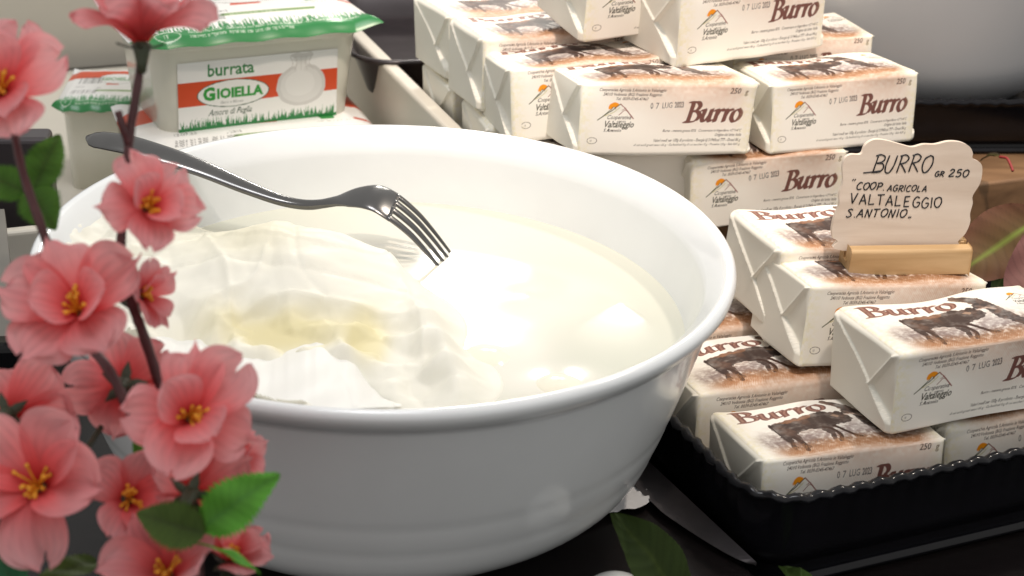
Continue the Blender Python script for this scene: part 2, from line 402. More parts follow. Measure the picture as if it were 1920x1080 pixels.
    burro(cv, 7.5, t0+41.5, 12.2, 1.42, .0, BROWN, (.40, .25, .2), .2, 0)
    logo(cv, 84, t0+38, .78)
    # writing on the front face
    for i, l in enumerate(('Cooperativa Agricola S.Antonio in Valtaleggio', '24010 Vedeseta (BG) Frazione Reggetto', 'Tel. 0039-0345-47467')):
        cv.text(l, 30.5, 40.4-2.7*i, 2.6, (.10, .05, .04), .80, .28, .012, 'c')
    cv.text('250', 88, 39.4, 5.0, (.10, .045, .035), .86, .18, .012); cv.text('g', 97.2, 39.0, 5.0, (.10, .045, .035), .86, .15, .012)
    for tx_, xo, wd_, bo in (('0', 0, .66, .016), ('7', 3.2, .70, .016), ('LUG', 6.8, .62, .016), ('2023', 14.2, .54, .034)):
        cv.text(tx_, 40.2+sx_+xo, 29.2+sy_+xo*sr_, 5.2, (.03, .028, .04), wd_, .03, bo, a=fade, rot=sr_)
    burro(cv, 62.5, 21.6, 12.5, .92, .22, BROWN, None, .19)
    logo(cv, 11.5, 19.2, 1.0)
    for l, xx, yy, sz, al in (('Burro - materia grassa 82%   Conservare in frigorifero +2°/+4°C', 98, 15.4, 2.35, 'r'), ('Origine del latte: Italia', 98, 12.7, 2.35, 'r'),
                              ('Valori medi per 100g di prodotto - Energia kJ 3194/kcal 777 - Grassi 86 g', 98, 9.4, 2.3, 'r'),
                              ('di cui acidi grassi saturi 66 g - Carboidrati 0 g di cui zuccheri 0 g - Proteine 1,0 g - Sale 0,01 g', 98, 6.6, 2.2, 'r')):
        cv.text(l, xx, yy, sz*1.05, (.08, .04, .03), .74, .28, .012, al)
    an = np.linspace(0, 2*math.pi, 24); cv.stroke([(9+2.9*math.cos(a), 10+1.9*math.sin(a)) for a in an], .35, (.2, .15, .13))
    cv.text('IT', 7.7, 9.2, 1.9, (.2, .15, .13), .9)
    e = np.clip(1-np.minimum(x, 104-x)/11, 0, 1)+.55*np.exp(-((y-PH)/1.6)**2)*np.clip(1-x/30, 0, 1)
    cv.ink(np.clip(e*(n2-.28)*2.2, 0, 1), (.80, .745, .53), .75)
    b0 = np.array((.845, .81, .74), np.float32); cv.c = b0*np.clip(cv.c/b0, 0, 1.2)**1.38
    sh = (int(rv.uniform(-9, 9)), int(rv.uniform(-14, 14))); cv.c = np.roll(cv.c, sh, (0, 1))
    return cv
CVS = [butter_canvas(k) for k in range(3)]

# ------------------------------------------------------------------ butter packs
def pack_shape(P, W, H, D, seed):
    """round the box edges and give the wrapper its dents; P on the sharp box"""
    rs = np.random.RandomState(seed); rd = .0032
    hv = np.array([W/2, D/2, H/2]); c = np.clip(P, -hv+rd, hv-rd); d = P-c; n = np.linalg.norm(d, axis=-1, keepdims=True)
    Q = c+np.where(n > 1e-9, d/np.maximum(n, 1e-9), 0)*np.minimum(n, rd)
    nrm = d/np.maximum(n, 1e-9)
    b = np.zeros(P.shape[:-1])
    for k, a in ((30, .0008), (60, .0003), (110, .00012), (230, .00006)):
        for _ in range(3):
            w = rs.randn(3); w *= k/np.linalg.norm(w); b = b+a*np.sin(P@w+rs.rand()*6.28)
    for _ in range(4):                                   # creases starting near the ends
        e = np.array([rs.choice([-1, 1])*W*.5, rs.choice([-1, .3, 1])*D/2, rs.choice([-1, 1])*H/2]); dr = -e+rs.randn(3)*.02; dr /= np.linalg.norm(dr)
        rel = P-e; t = rel@dr; ds = np.linalg.norm(rel-t[..., None]*dr, axis=-1)
        b = b+.0005*np.exp(-(ds/.0016)**2)*np.exp(-np.maximum(t, 0)/.010)*(t > -.004)
    b = b+.0010*np.cos(P[..., 0]/W*math.pi)*np.cos(P[..., 1]/D*math.pi)*(np.abs(P[..., 2]) > H*.4)+.0008*np.sin(P[..., 0]*95+seed)*np.exp(-((P[..., 2]-H/2)/.006)**2)
    return Q+nrm*b[..., None]
def make_pack(W, H, D, seed, CV):
    nu = 417; xs = np.linspace(-W/2, W/2, nu)
    fz = np.linspace(-H/2, H/2, 185); ty = np.linspace(-D/2, D/2, 237)[1:]
    bz = np.linspace(H/2, -H/2, 14)[1:]; by = np.linspace(D/2, -D/2, 14)[1:-1]
    yz = np.concatenate([np.stack([0*fz-D/2, fz], -1), np.stack([ty, 0*ty+H/2], -1), np.stack([0*bz+D/2, bz], -1), np.stack([by, 0*by-H/2], -1)])
    v = np.concatenate([(fz+H/2)/H*PH, PH+(ty+D/2)/D*PD, np.full(len(bz)+len(by), np.nan)])/(PH+PD)
    P = np.stack([np.repeat(xs[:, None], len(yz), 1), np.repeat(yz[None, :, 0], nu, 0), np.repeat(yz[None, :, 1], nu, 0)], -1)
    uu = np.repeat(((xs+W/2)/W)[:, None], len(yz), 1); vv = np.repeat(np.nan_to_num(v, nan=.005)[None], nu, 0)
    col = CV.sample(uu, vv)
    col[:, np.isnan(v)] = (.845, .81, .74)
    wrap = ('wrapper', pack_shape(P, W, H, D, seed), col)
    ends = []
    for sg in (-1, 1):
        s = np.linspace(0, 1, 90); t = np.linspace(0, 1, 74); S, T = np.meshgrid(s, t, indexing='ij')
        Q = np.stack([0*S+sg*W/2, (S-.5)*D, (T-.5)*H], -1); Q = pack_shape(Q, W, H, D, seed)
        edge = np.clip(np.minimum(np.minimum(S, 1-S)*D, np.minimum(T, 1-T)*H)/.0025, 0, 1)
        sk = np.random.RandomState(seed*7+sg+3); e0 = .04+.12*sk.rand(); cx = .34+.14*sk.rand(); cy = .40+.08*sk.rand()
        line = e0+(1-e0)*S
        h = .0019*(1/(1+np.exp((T-line)*200)))                        # lower flap folded up over the rest
        h = h+.0008*np.exp(-((T-line)/.010)**2)
        d = np.array([cx-.02, cy-1.0]); L = np.linalg.norm(d); d /= L; al = (S-.02)*d[0]+(T-1.0)*d[1]; ac = -(S-.02)*d[1]+(T-1.0)*d[0]
        up = T > line
        h = h+up*(.0017*np.exp(-(ac/.016)**2)*(al < L*1.05)+.0008*(1/(1+np.exp(-ac*140)))-.0022*np.clip(-ac*3, 0, 1)*np.clip(al/L*1.4, 0, 1)+.0014*np.clip(ac*2.2, 0, 1)*(1-np.clip(ac*2.2, 0, 1))*0)
        h = h+.0003*np.sin(S*6+T*4+seed)
        Q[..., 0] += sg*(h*edge-.0001)
        c = np.empty(Q.shape); c[:] = (.80, .77, .68)
        c *= (1-.05*(1/(1+np.exp((T-line)*90))))[..., None]
        ends.append(('end_fold', Q, c, sg))
    return wrap, ends
def pack_root(proto_id, name='butter_pack'):
    wrap, ends = PROTO_DATA[proto_id]
    root = empty(name)
    grid('wrapper', wrap[1], M['print'], root, wv=True, col=wrap[2])
    for nm, Q, c, sg in ends:
        grid(nm, Q if sg > 0 else Q[:, ::-1], M['print'], root, col=c if sg > 0 else c[:, ::-1])
    return root
PROTO_DATA = [make_pack(.104, .046, .0588, sd, CVS[k % 3]) for k, sd in enumerate((5, 18, 33, 41, 57, 64))]
PROTO = [None]*6
def copy_tree(o, parent=None):
    c = o.copy(); COL.objects.link(c)
    if parent is not None: c.parent = parent
    for ch in list(o.children): copy_tree(ch, c)
    return c
GB = 'wrapped butter packs stacked in the heap'
def place_pack(pid, pos, yaw, tx, ty, dims, label):
    if PROTO[pid] is None:
        PROTO[pid] = pack_root(pid); o = PROTO[pid]
    else:
        o = copy_tree(PROTO[pid])
    Rz = Matrix.Rotation(rad(yaw), 4, 'Z') @ Matrix.Rotation(rad(tx), 4, 'X') @ Matrix.Rotation(rad(ty), 4, 'Y')
    o.rotation_euler = Rz.to_euler(); o.location = (pos[0], pos[1], pos[2]+CAM[2])
    o.scale = (dims[0]/104, dims[1]/58.8, dims[2]/46)
    return tag(o, label, 'butter pack', GB)
PACKS = [
 ('K', 0, (.191, .812, -.384), 17.9, -5.0, 4.2, (104.9, 58.6, 46.1), 'butter pack carrying the small wooden name stand on its printed top'),
 ('L', 1, (.227, .756, -.385), 21.0, -2.4, .2, (110.1, 58.4, 45.0), 'large foremost butter pack cut by the right edge, cow picture fully visible'),
 ('N', 2, (.160, .721, -.431), 19.1, -5.7, 1.2, (100.9, 58.1, 46), 'lowest butter pack at the front left corner of the black dish, 250 g visible'),
 ('M', 3, (.136, .789, -.431), 20.7, -3.9, .7, (107.4, 59.9, 46), 'bottom row butter pack half hidden by the bowl rim, behind the corner pack'),
 ('Q', 4, (.114, .851, -.431), 20.7, -3, .5, (104, 59, 46), 'butter pack of which only a brown corner shows between bowl rim and folded paper end'),
 ('O', 5, (.263, .769, -.432), 14.9, -4.8, -4.8, (100.6, 57, 46), 'shaded butter pack under the big front pack, peeking over the dish rim'),
 ('J', 4, (.179, .849, -.378), 18.7, -1.7, 3.8, (104.8, 60.8, 46), 'butter pack directly behind the wooden name plaque, its right half hidden by it'),
 ('C', 3, (.075, .937, -.321), 18.6, -6.9, 3.7, (108.3, 60.4, 43.2), 'front middle butter pack of the upper row, standing clear above the bowl rim'),
 ('D', 0, (.184, .973, -.324), 16.7, -4.6, -1.7, (94.6, 59.6, 43.8), 'rightmost butter pack of the upper row, above the plaque, crumpled left corner'),
 ('E', 5, (.124, 1.001, -.277), 28.1, -.4, -.4, (107.2, 59.8, 46.1), 'topmost butter pack of the heap, front face cropped by the top edge of the photo'),
 ('G', 1, (.073, 1.018, -.268), 25.8, 4.8, .3, (113.1, 63.9, 46), 'mostly cropped butter pack on top left of the heap, pointed lower corner showing'),
 ('P3', 2, (.034, .973, -.323), 17.3, -7.2, -2.0, (102, 59, 45.4), 'butter pack just behind the middle front one in the row of overlapping left ends'),
 ('P2', 4, (.013, 1.022, -.322), 20.5, -4.3, 1.4, (102, 59.4, 47.1), 'middle butter pack among the three overlapping left ends at the back'),
 ('P1', 1, (-.014, 1.088, -.324), 25.2, -2.5, .8, (102, 59.3, 43.9), 'farthest back left butter pack, its end fold beside the dark pan'),
 ('H', 1, (.144, .957, -.367), 13.1, -.9, -2.4, (100.2, 60, 45.8), 'shaded butter pack under the upper row, left of the plaque, shadow line across its front'),
 ('I', 2, (.046, .944, -.367), 194, 0, 1.5, (103, 60, 45.6), 'butter pack turned with its plain white back to the viewer, peeking over the bowl rim'),
 ('F', 2, (.168, 1.036, -.319), 16.0, -3, -1.0, (96, 59.6, 45), 'butter pack behind the upper right one, only its far right corner showing'),
 ('U', 1, (.022, 1.000, -.368), 17.0, 0, 0, (102, 59, 45.8), 'shaded butter pack below the overlapping left ends, its end fold in the dark gap'),
 ('V', 2, (-.008, 1.075, -.368), 22.0, 0, 0, (102, 59, 45.8), 'shaded butter pack underneath the farthest back left one'),
]
for nm, pid, pos, yw, tx, ty, dm, lb in PACKS:
    place_pack(pid, pos, yw, tx, ty, dm, lb)

# ------------------------------------------------------------------ setting
TZ = .042
def slab(name, x0, y0, x1, y1, z0, z1, m):
    v, f = bevel_box(x1-x0, y1-y0, z1-z0, .003); v = v+np.array([(x0+x1)/2, (y0+y1)/2, z0]); return build(name, v, f, m, smooth=False)
o = slab('counter', -1.4, -.7, 1.5, 2.2, -.03, TZ, M['table']); o['kind'] = 'structure'
# back panel of the display
o = slab('back_wall', -1.2, 2.0, 1.3, 2.03, TZ, .42, M['panel']); o['kind'] = 'structure'
# wooden riser
yw = math.atan(.466)
v, f = bevel_box(.62, .50, .118-TZ, .002); v = v+np.array([.31, .25, 0]); v = rotz(v, yw*.9)+np.array([.02, .905, TZ])
tag(build('wooden_riser', v, f, M['riser'], smooth=False), 'brown wooden riser block behind the butter heap and plaque', 'riser')

# ------------------------------------------------------------------ fluted black dishes
def rrect(hx, hy, r, n=420):
    """points of a rounded rectangle at even arc length, with outward normals"""
    seg = []; 
    for cx, cy, a0 in ((hx-r, hy-r, 0), (-hx+r, hy-r, .5), (-hx+r, -hy+r, 1), (hx-r, -hy+r, 1.5)):
        for a in np.linspace(a0, a0+.5, 30): seg.append((cx+r*math.cos(a*math.pi), cy+r*math.sin(a*math.pi), math.cos(a*math.pi), math.sin(a*math.pi)))
    s = np.array(seg+[seg[0]]); d = np.r_[0, np.cumsum(np.hypot(*np.diff(s[:, :2], axis=0).T))]
    q = np.linspace(0, d[-1], n, endpoint=False); out = np.stack([np.interp(q, d, s[:, k]) for k in range(4)], -1)
    return out, q
def dish(name, corner, yaw, lx, ly, z0, z1, zfloor, label, m, wave=.0009, period=.0112, r=.026, lip=.004, parts=True):
    hx, hy = lx/2, ly/2; R, q = rrect(hx, hy, r); n = len(R)
    prof = [(-.008, z0, 0), (-.0055, z0+.0015, 0), (-.0055, z0+.003, 0), (-.0075, z0+.0042, 0), (-.0085, z0+.0055, 0), (-.0080, z0+.009, 0), (-.006, z0+.5*(z1-z0), 0), (-.004, z1-.006, .1), (.000, z1-.003, .6), (lip*.8, z1-.002, 1), (lip, z1-.0005, 1), (lip*.8, z1+.0012, 1), (lip*.2, z1+.002, 1), (-.001, z1+.0008, .8), (-.002, z1-.004, .3), (-.0042, zfloor+.012, 0), (-.006, zfloor+.0015, 0), (-.012, zfloor, 0)]
    ph = 2*math.pi*np.round(q[-1]/period)*q/(q[-1]*n/(n-1))
    L = []
    for off, z, w in prof:
        wv = np.sin(ph)*w
        L.append(np.stack([R[:, 0]+R[:, 2]*(off+wave*.9*wv), R[:, 1]+R[:, 3]*(off+wave*.9*wv), z+wave*np.cos(ph)*w], -1))
    last = L[-1]; L.append(last*np.array([.02, .02, 1])); first = L[0]; L.insert(0, first*np.array([.02, .02, 1]))
    P = np.array(L)+np.array([hx, hy, 0]); P = rotz(P, yaw)+np.array([corner[0], corner[1], 0])
    return tag(grid(name, P[:, ::-1], m, None, wv=True), label, 'dish')
dc = on_z(1431, 948, .098)
dish('baking_dish', dc[:2], rad(24.5), .46, .215, TZ, .098, .0545, 'black glazed dish with fluted rim holding the front butter packs', M['black'])
dish('baking_dish', (.12, 1.046), rad(7.5), .60, .34, .118, .158, .124, 'black fluted dish on the riser at the back right with a shaded bowl in it', M['black'])
# black tray at the very front right
v, f = bevel_box(.5, .2, .022, .006, 4); v = rotz(v+np.array([.25, -.1, 0]), rad(24))+np.append(on_z(1700, 1128, TZ+.02)[:2], TZ); v = v-np.array([.06, .03, 0])
tag(build('black_tray', v, f, M['black'], smooth=False), 'black tray edge in the bottom right corner in front of the dish', 'tray')

# ------------------------------------------------------------------ ceramic bowls
S = .85
def bz(z): return float(CAM[2]+S*(z-CAM[2]))
BC = CAM+S*(np.array([-.0705, .8534, .1328])-CAM)         # rim centre
BR = .1945*S; BZ1 = float(BC[2]); BZ0 = .0645
def bowl_profile(R, H, rib=1):
    rb = .1155; p = [(.001, .004), (rb-.034, .004), (rb-.030, .0), (rb-.025, .0)]
    def out(h):
        t = h/H; g = rib*sum(-.00042*math.exp(-((t-c)/.022)**2) for c in (.44, .31))
        return rb+(R*.972-rb)*max(t, 0)**.66-.022*max(0, 1-h/.030)**2.2+g
    for t in np.linspace(.012, .90, 40): p.append((out(H*t), H*t))
    p += [(R*.975, H*.915), (R*.985, H*.932), (R*.997, H*.955), (R, H*.972), (R*.997, H*.988), (R*.988, H), (R*.976, H*1.001), (R*.964, H*.992), (R*.957, H*.975)]
    for t in np.linspace(.93, .10, 22): p.append((out(H*t)-.0066, H*t))
    p += [(rb*.8, H*.07), (rb*.5, H*.06), (.001, H*.06)]
    return p
pb = bowl_profile(BR, BZ1-BZ0)
P = lathe(pb, 160)
v, f = bevel_box(.62, .62, BZ0-TZ-.0005, .003, 2)
kr = on_z(1430, 1090, BZ0)
v = rotz(v+np.array([-.31, .13, 0]), rad(24.5))+np.array([kr[0], kr[1], TZ])
tag(build('black_board', v, f, M['table'], smooth=False), 'low black lacquered board under the big white bowl', 'board')
bowl = grid('ceramic_bowl', P[:, ::-1], M['ceramic'], None, wv=True); bowl.location = (BC[0], BC[1], BZ0)
tag(bowl, 'large white glazed ceramic bowl full of milky whey with a fork across it', 'bowl')
b2 = grid('ceramic_bowl', lathe(bowl_profile(BR, BZ1-BZ0, 0), 120)[:, ::-1], M['ceramic_shaded'], None, wv=True); b2.location = (.262, 1.235, .125); b2.scale = (1.12, 1.12, 1.6)
tag(b2, 'white bowl coloured grey for shade, standing in the black dish at the back right', 'bowl')

# ------------------------------------------------------------------ whey, cheese, film, mozzarella
WZ = bz(.087)
pin = [(a, b) for a, b in pb[30:]]
WR = None
inner = sorted([(z+BZ0, r) for r, z in bowl_profile(BR, BZ1-BZ0)[54:76]])
WR = float(np.interp(WZ, [z for z, r in inner], [r for z, r in inner]))+.002
rr = np.linspace(0.0005, 1, 60)**.8
P = lathe([(WR*a, .0006*math.exp(-(1-a)*WR/.0015)) for a in rr], 180)
balls = [(912, 668, .020), (1048, 722, .018), (985, 560, .022)]
bl = [on_z(a, b, WZ) for a, b, _ in balls]
for c in bl:
    d = np.hypot(P[..., 0]+BC[0]-c[0], P[..., 1]+BC[1]-c[1]); P[..., 2] += .0010*np.exp(-(d/.013)**2)
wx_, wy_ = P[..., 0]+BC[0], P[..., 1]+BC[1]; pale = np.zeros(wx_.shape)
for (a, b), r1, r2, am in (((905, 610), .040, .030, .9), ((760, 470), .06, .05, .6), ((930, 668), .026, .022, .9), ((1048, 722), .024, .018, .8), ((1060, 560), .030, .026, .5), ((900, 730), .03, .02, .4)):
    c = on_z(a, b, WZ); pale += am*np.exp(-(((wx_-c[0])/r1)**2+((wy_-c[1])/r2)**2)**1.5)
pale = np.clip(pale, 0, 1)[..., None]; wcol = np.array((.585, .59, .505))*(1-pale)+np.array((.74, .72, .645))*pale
rs = np.random.RandomState(9); 
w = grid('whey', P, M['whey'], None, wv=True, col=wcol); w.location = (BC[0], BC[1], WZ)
tag(w, 'milky yellowish whey filling the white bowl', 'whey')
for (a, b, r), c, lb in zip(balls, bl, ('mozzarella ball breaking the whey surface beside the film wrapped cheese', 'mozzarella ball at the front rim of the bowl, nearly sunk', 'mozzarella ball drowned under the bright lamp reflection')):
    an = np.linspace(0, math.pi, 24)
    P = lathe([(r*math.sin(t)*1.05+.00001, -r*.9*math.cos(t)) for t in an], 48)
    o = grid('mozzarella', P, M['mozz'], None, wv=True); o.location = (c[0], c[1], WZ-r*.9+(.0032 if 'drowned' not in lb else .0004))
    tag(o, lb, 'mozzarella', 'mozzarella balls in the whey')

def px_of(Pw):
    Pw = Pw-CAM; d = Pw@_f; return 960+FOC*(Pw@_r)/d, 540-FOC*(Pw@_u)/d
g = 260
lx = np.linspace(BC[0]-.16, BC[0]+.07, g); ly = np.linspace(BC[1]-.165, BC[1]+.14, g)
X = np.stack(np.meshgrid(lx, ly, indexing='ij'), -1)
rho = np.hypot(X[..., 0]-BC[0], X[..., 1]-BC[1])
zwall = np.interp(rho, [r for z, r in inner], [z for z, r in inner])       # bowl inside height at this radius
LUMPS = [((530, 548), .070, .066, .034, 2.2), ((330, 570), .066, .066, .026, 2.0), ((700, 600), .044, .052, .015, 1.8), ((560, 655), .072, .042, .017, 2.0), ((200, 520), .066, .066, .026, 2.0), ((800, 695), .034, .034, .009, 1.8)]
Z = np.full(X.shape[:2], -.010)
for (a, b), ax_, ay_, hh, pw in LUMPS:
    c = on_z(a, b, WZ+.006); q = ((np.abs(X[..., 0]-c[0])/ax_)**2+(np.abs(X[..., 1]-c[1])/ay_)**2)**.5
    l = hh*np.clip(1-q**pw, -1, 1)-.010*np.clip(q-1, 0, 1)*3; k = .0035; Z = np.log(np.exp(Z/k)+np.exp(l/k))*k
ang = np.degrees(np.arctan2(X[..., 1]-BC[1], X[..., 0]-BC[0]))
shelf = np.clip((rho-(BR-.062))/.05, 0, 1)**1.3*(BZ1-WZ-.006)*np.where(ang < 0, np.clip((-58-ang)/40, 0, 1), np.clip((ang-140)/25, 0, 1))
Z = np.maximum(Z, shelf*1.0-.001*(shelf <= 0)*0-(shelf <= 0)*.02); Z = WZ+Z
fn = lambda c, s, o=4: (fbm(g, g, c, s, o)-.5)
def pxdist(px, py, line):
    d = np.full(px.shape, 1e9); sg = np.zeros(px.shape); p = catmull(line, 6)
    for A_, B_ in zip(p[:-1], p[1:]):
        v = B_-A_; t = np.clip(((px-A_[0])*v[0]+(py-A_[1])*v[1])/(v@v), 0, 1); dx = px-A_[0]-t*v[0]; dy = py-A_[1]-t*v[1]; e = np.hypot(dx, dy)
        m = e < d; d = np.where(m, e, d); sg = np.where(m, np.sign(v[0]*dy-v[1]*dx), sg)
    return d, sg
px, py = px_of(np.concatenate([X, Z[..., None]], -1))
Zc = Z-.0042+.0015*fn(30, 5)
ch = empty('wrapped_cheese', (float(on_z(548, 545, WZ)[0]), float(on_z(548, 545, WZ)[1]), WZ)); bpy.context.view_layer.update()
tag(ch, 'lump of pale fresh cheese in crumpled white film resting in the bowl', 'cheese')
lim = np.minimum(BR*.945, 9)
ok = (rho < lim) & ((Zc < BZ1-.006) | (rho < BR*.78)) & (Zc > WZ-.004) & (Zc > zwall-.001)
kf = ok[:-1, :-1] & ok[1:, 1:] & ok[1:, :-1] & ok[:-1, 1:]
grid('cheese', np.concatenate([X, Zc[..., None]], -1), M['cheese'], ch, keep=kf.ravel(), world_to=ch.matrix_world)
# film drawn over the cheese: long soft folds and a hollow where the yellowish cheese shows through
Zp = Z+.0006+.0016*fn(40, 21, 3)
rs = np.random.RandomState(12); wx = X[..., 0]+.006*fn(70, 31); wy = X[..., 1]+.006*fn(70, 37); front = np.clip((600-np.abs(py-0)+40)/1e9, 0, 1)+np.clip((py-555)/60, 0, 1)*.8+np.clip((330-px)/120, 0, .7)+.28
for wl, am in ((.046, .0030), (.034, .0024), (.027, .0018), (.021, .0014), (.015, .0009), (.011, .0006)):
    for _ in range(2):
        a = rs.rand()*math.pi; tt = ((wx*math.cos(a)+wy*math.sin(a))/wl+rs.rand()) % 1.0
        Zp = Zp+1.45*am*front*np.clip((Z-WZ)/.009, 0, 1)*(np.abs(tt-.5)*2-.5)*np.clip(1.2+4*fn(90, rs.randint(999)), 0, 1.4)
for line, amp, wd in (([(290, 480), (400, 452), (520, 450), (640, 470), (742, 492)], .0016, 16), ([(300, 500), (470, 485), (568, 503), (690, 522), (770, 560)], -.0014, 9), ([(420, 610), (520, 560), (640, 575), (770, 600)], .0016, 10),
                      ([(330, 640), (400, 575), (470, 530), (500, 470)], .0012, 8), ([(700, 440), (745, 520), (785, 610), (790, 660)], .0012, 8), ([(610, 560), (560, 500), (550, 430)], -.0008, 7), ([(360, 430), (420, 500), (430, 600)], .0009, 8)):
    d, sgn = pxdist(px, py, line); Zp = Zp+amp*np.exp(-(d/wd)**2)+abs(amp)*.5*np.exp(-d/40)*(sgn < 0)
hol = np.exp(-(((px-530)/165)**2+((py-616)/44)**2)**.9)+.7*np.exp(-(((px-690)/40)**2+((py-640)/60)**2)**1.4)
hol = np.clip(hol, 0, 1); hol = hol*hol*(3-2*hol)
Zp = Zp-.0030*np.clip(hol, 0, 1); Zp = np.where(Z > WZ-.001, np.maximum(Zp, Zc+.0008), Zp)
yel = np.clip(hol*.95+.35*np.exp(-(((px-470)/140)**2+((py-440)/40)**2))+.22*fn(50, 9), 0, 1)[..., None]
fcol = np.array((.87, .855, .77))*(1-yel)+np.array((.79, .72, .44))*yel
okp = (rho < BR*.945) & ((Zp < BZ1-.003) | (rho < BR*.78)) & (Zp > WZ-.003) & (Zp > zwall+.0003)
kp = okp[:-1, :-1] & okp[1:, 1:] & okp[1:, :-1] & okp[:-1, 1:]
grid('wrapping_film', np.concatenate([X, Zp[..., None]], -1), M['film'], ch, col=fcol, keep=kp.ravel(), world_to=ch.matrix_world)
# loose flap of film in front with a ragged upper edge, hanging down to the rim
fx = np.linspace(215, 752, 230)
fe = np.interp(fx, [215, 300, 345, 373, 400, 420, 443, 487, 510, 533, 555, 573, 593, 615, 633, 650, 663, 682, 697, 730, 760], [600, 612, 621, 618, 634, 655, 651, 656, 656, 648, 630, 618, 617, 628, 640, 654, 672, 706, 727, 752, 762])
fe = fe+2.0*np.sin(fx*.09)+1.2*np.sin(fx*.23)
fb = np.interp(fx, [215, 300, 400, 500, 600, 700, 800, 905], [722, 742, 757, 764, 767, 765, 760, 748])
rows = np.linspace(0, 1, 44); Q = np.zeros((len(fx), len(rows), 3)); rs = np.random.RandomState(6)
fold1 = np.cumsum(rs.randn(len(fx))*.3); cre = [(rs.uniform(215, 905), rs.uniform(-.5, .5), rs.choice([-1, 1])*rs.uniform(.0008, .0022), rs.uniform(10, 26)) for _ in range(22)]
for i, x in enumerate(fx):
    for j, r_ in enumerate(rows):
        y = fe[i]+(fb[i]-fe[i])*r_
        xx = x; z0 = WZ+.008+(BZ1-.004-WZ-.008)*r_**.9 if x < 740 else WZ+.004+(BZ1-.008-WZ)*r_**1.6*np.interp(x, [740, 905], [.9, .75])
        w_ = 0
        for c0, sl, am, wd in cre: w_ += am*np.exp(-np.abs(x-c0-sl*(y-fe[i]))/wd)
        z0 += w_*(1-.35*r_)*.95+.0008*math.sin(y*.11+x*.05)
        if r_ < .12: z0 -= .0008*(1-r_/.12)
        Q[i, j] = on_z(xx, y, min(max(z0, WZ+.0005), BZ1-.002))
rq = np.hypot(Q[..., 0]-BC[0], Q[..., 1]-BC[1]); kq = rq < BR*.955
kq = kq[:-1, :-1] & kq[1:, 1:] & kq[1:, :-1] & kq[:-1, 1:]
fc2 = np.empty(Q.shape); fc2[:] = (.87, .87, .84)
grid('film_flap', Q, M['film'], ch, col=fc2, keep=kq.ravel(), world_to=ch.matrix_world)

# ------------------------------------------------------------------ fork
A = on_z(318, 286, BZ1+.004); T = on_z(838, 490, WZ-.0012)
pl_n = np.cross(T-A, [0, 0, 1.0]); pl_n /= np.linalg.norm(pl_n)
if pl_n[1] < 0: pl_n = -pl_n
cpx = catmull([(162, 258), (230, 268), (300, 288), (380, 316), (460, 350), (530, 376), (580, 384), (625, 378), (660, 369), (700, 368), (735, 384), (775, 416), (806, 450), (838, 490)], 6)
cl = np.array([on_plane(a, b, A, pl_n) for a, b in cpx])
s = np.r_[0, np.cumsum(np.linalg.norm(np.diff(cl, axis=0), axis=1))]; sn = s/s[-1]
tg = np.gradient(cl, axis=0); tg /= np.linalg.norm(tg, axis=1)[:, None]
wdir = pl_n*.97+np.array([0, 0, .22]); wdir /= np.linalg.norm(wdir)
up = np.cross(wdir, tg); up *= np.sign(up[:, 2:3]+1e-9); up /= np.linalg.norm(up, axis=1)[:, None]
hw = np.interp(sn, [0, .5, .64, .7, 1], [.88, .88, .92, 1, 1])*np.interp(sn, [0, .012, .03, .08, .22, .40, .55, .62, .66, .70, .75, .80, 1], [.0014, .0062, .0084, .0093, .0086, .0060, .0036, .0032, .0044, .0084, .0112, .0122, .0114])
th = np.interp(sn, [0, .02, .3, .6, .7, .8, 1], [.0010, .0013, .0017, .0021, .0013, .0010, .0008])
fork = empty('fork', tuple(A)); bpy.context.view_layer.update()
tag(fork, 'stainless steel fork lying tines down across bowl rim and cheese', 'fork')
def flatbar(idx, c0, half, name, mt, cap0=True, cap1=True):
    n = 16; an = np.linspace(0, 2*math.pi, n, endpoint=False); V = []
    for k, i in enumerate(idx):
        ca = np.sign(np.cos(an))*np.abs(np.cos(an))**.6; sa = np.sign(np.sin(an))*np.abs(np.sin(an))**.8
        V.append(cl[i]+wdir*(c0[k]+half[k]*ca)[:, None]+up[i]*(th[i]*sa)[:, None]+up[i]*(-.06*(c0[k]+half[k]*ca)**2/.01)[:, None])
    V = np.array(V)
    if cap0: V = np.concatenate([V[:1].mean(1, keepdims=True).repeat(n, 1), V])
    if cap1: V = np.concatenate([V, V[-1:].mean(1, keepdims=True).repeat(n, 1)])
    return grid(name, V, mt, fork, wv=True, world_to=fork.matrix_world)
i0 = int(np.searchsorted(sn, .815)); im = int(np.searchsorted(sn, .60))
flatbar(range(0, im+1), [0]*(im+1), hw[:im+1], 'fork_handle', M['steel'], True, False)
flatbar(range(im, i0+1), [0]*(i0+1-im), hw[im:i0+1], 'fork_head', M['steel'], False, True)
ti = list(range(i0-1, len(cl)))
for k in range(4):
    off = (-1+2*k/3)*.0096
    q = [(sn[i]-sn[ti[0]])/(1-sn[ti[0]]) for i in ti]
    flatbar(ti, [off*(1-.10*a) for a in q], [.0019*(1-.72*a**2.2) for a in q], 'tine', M['steel'])

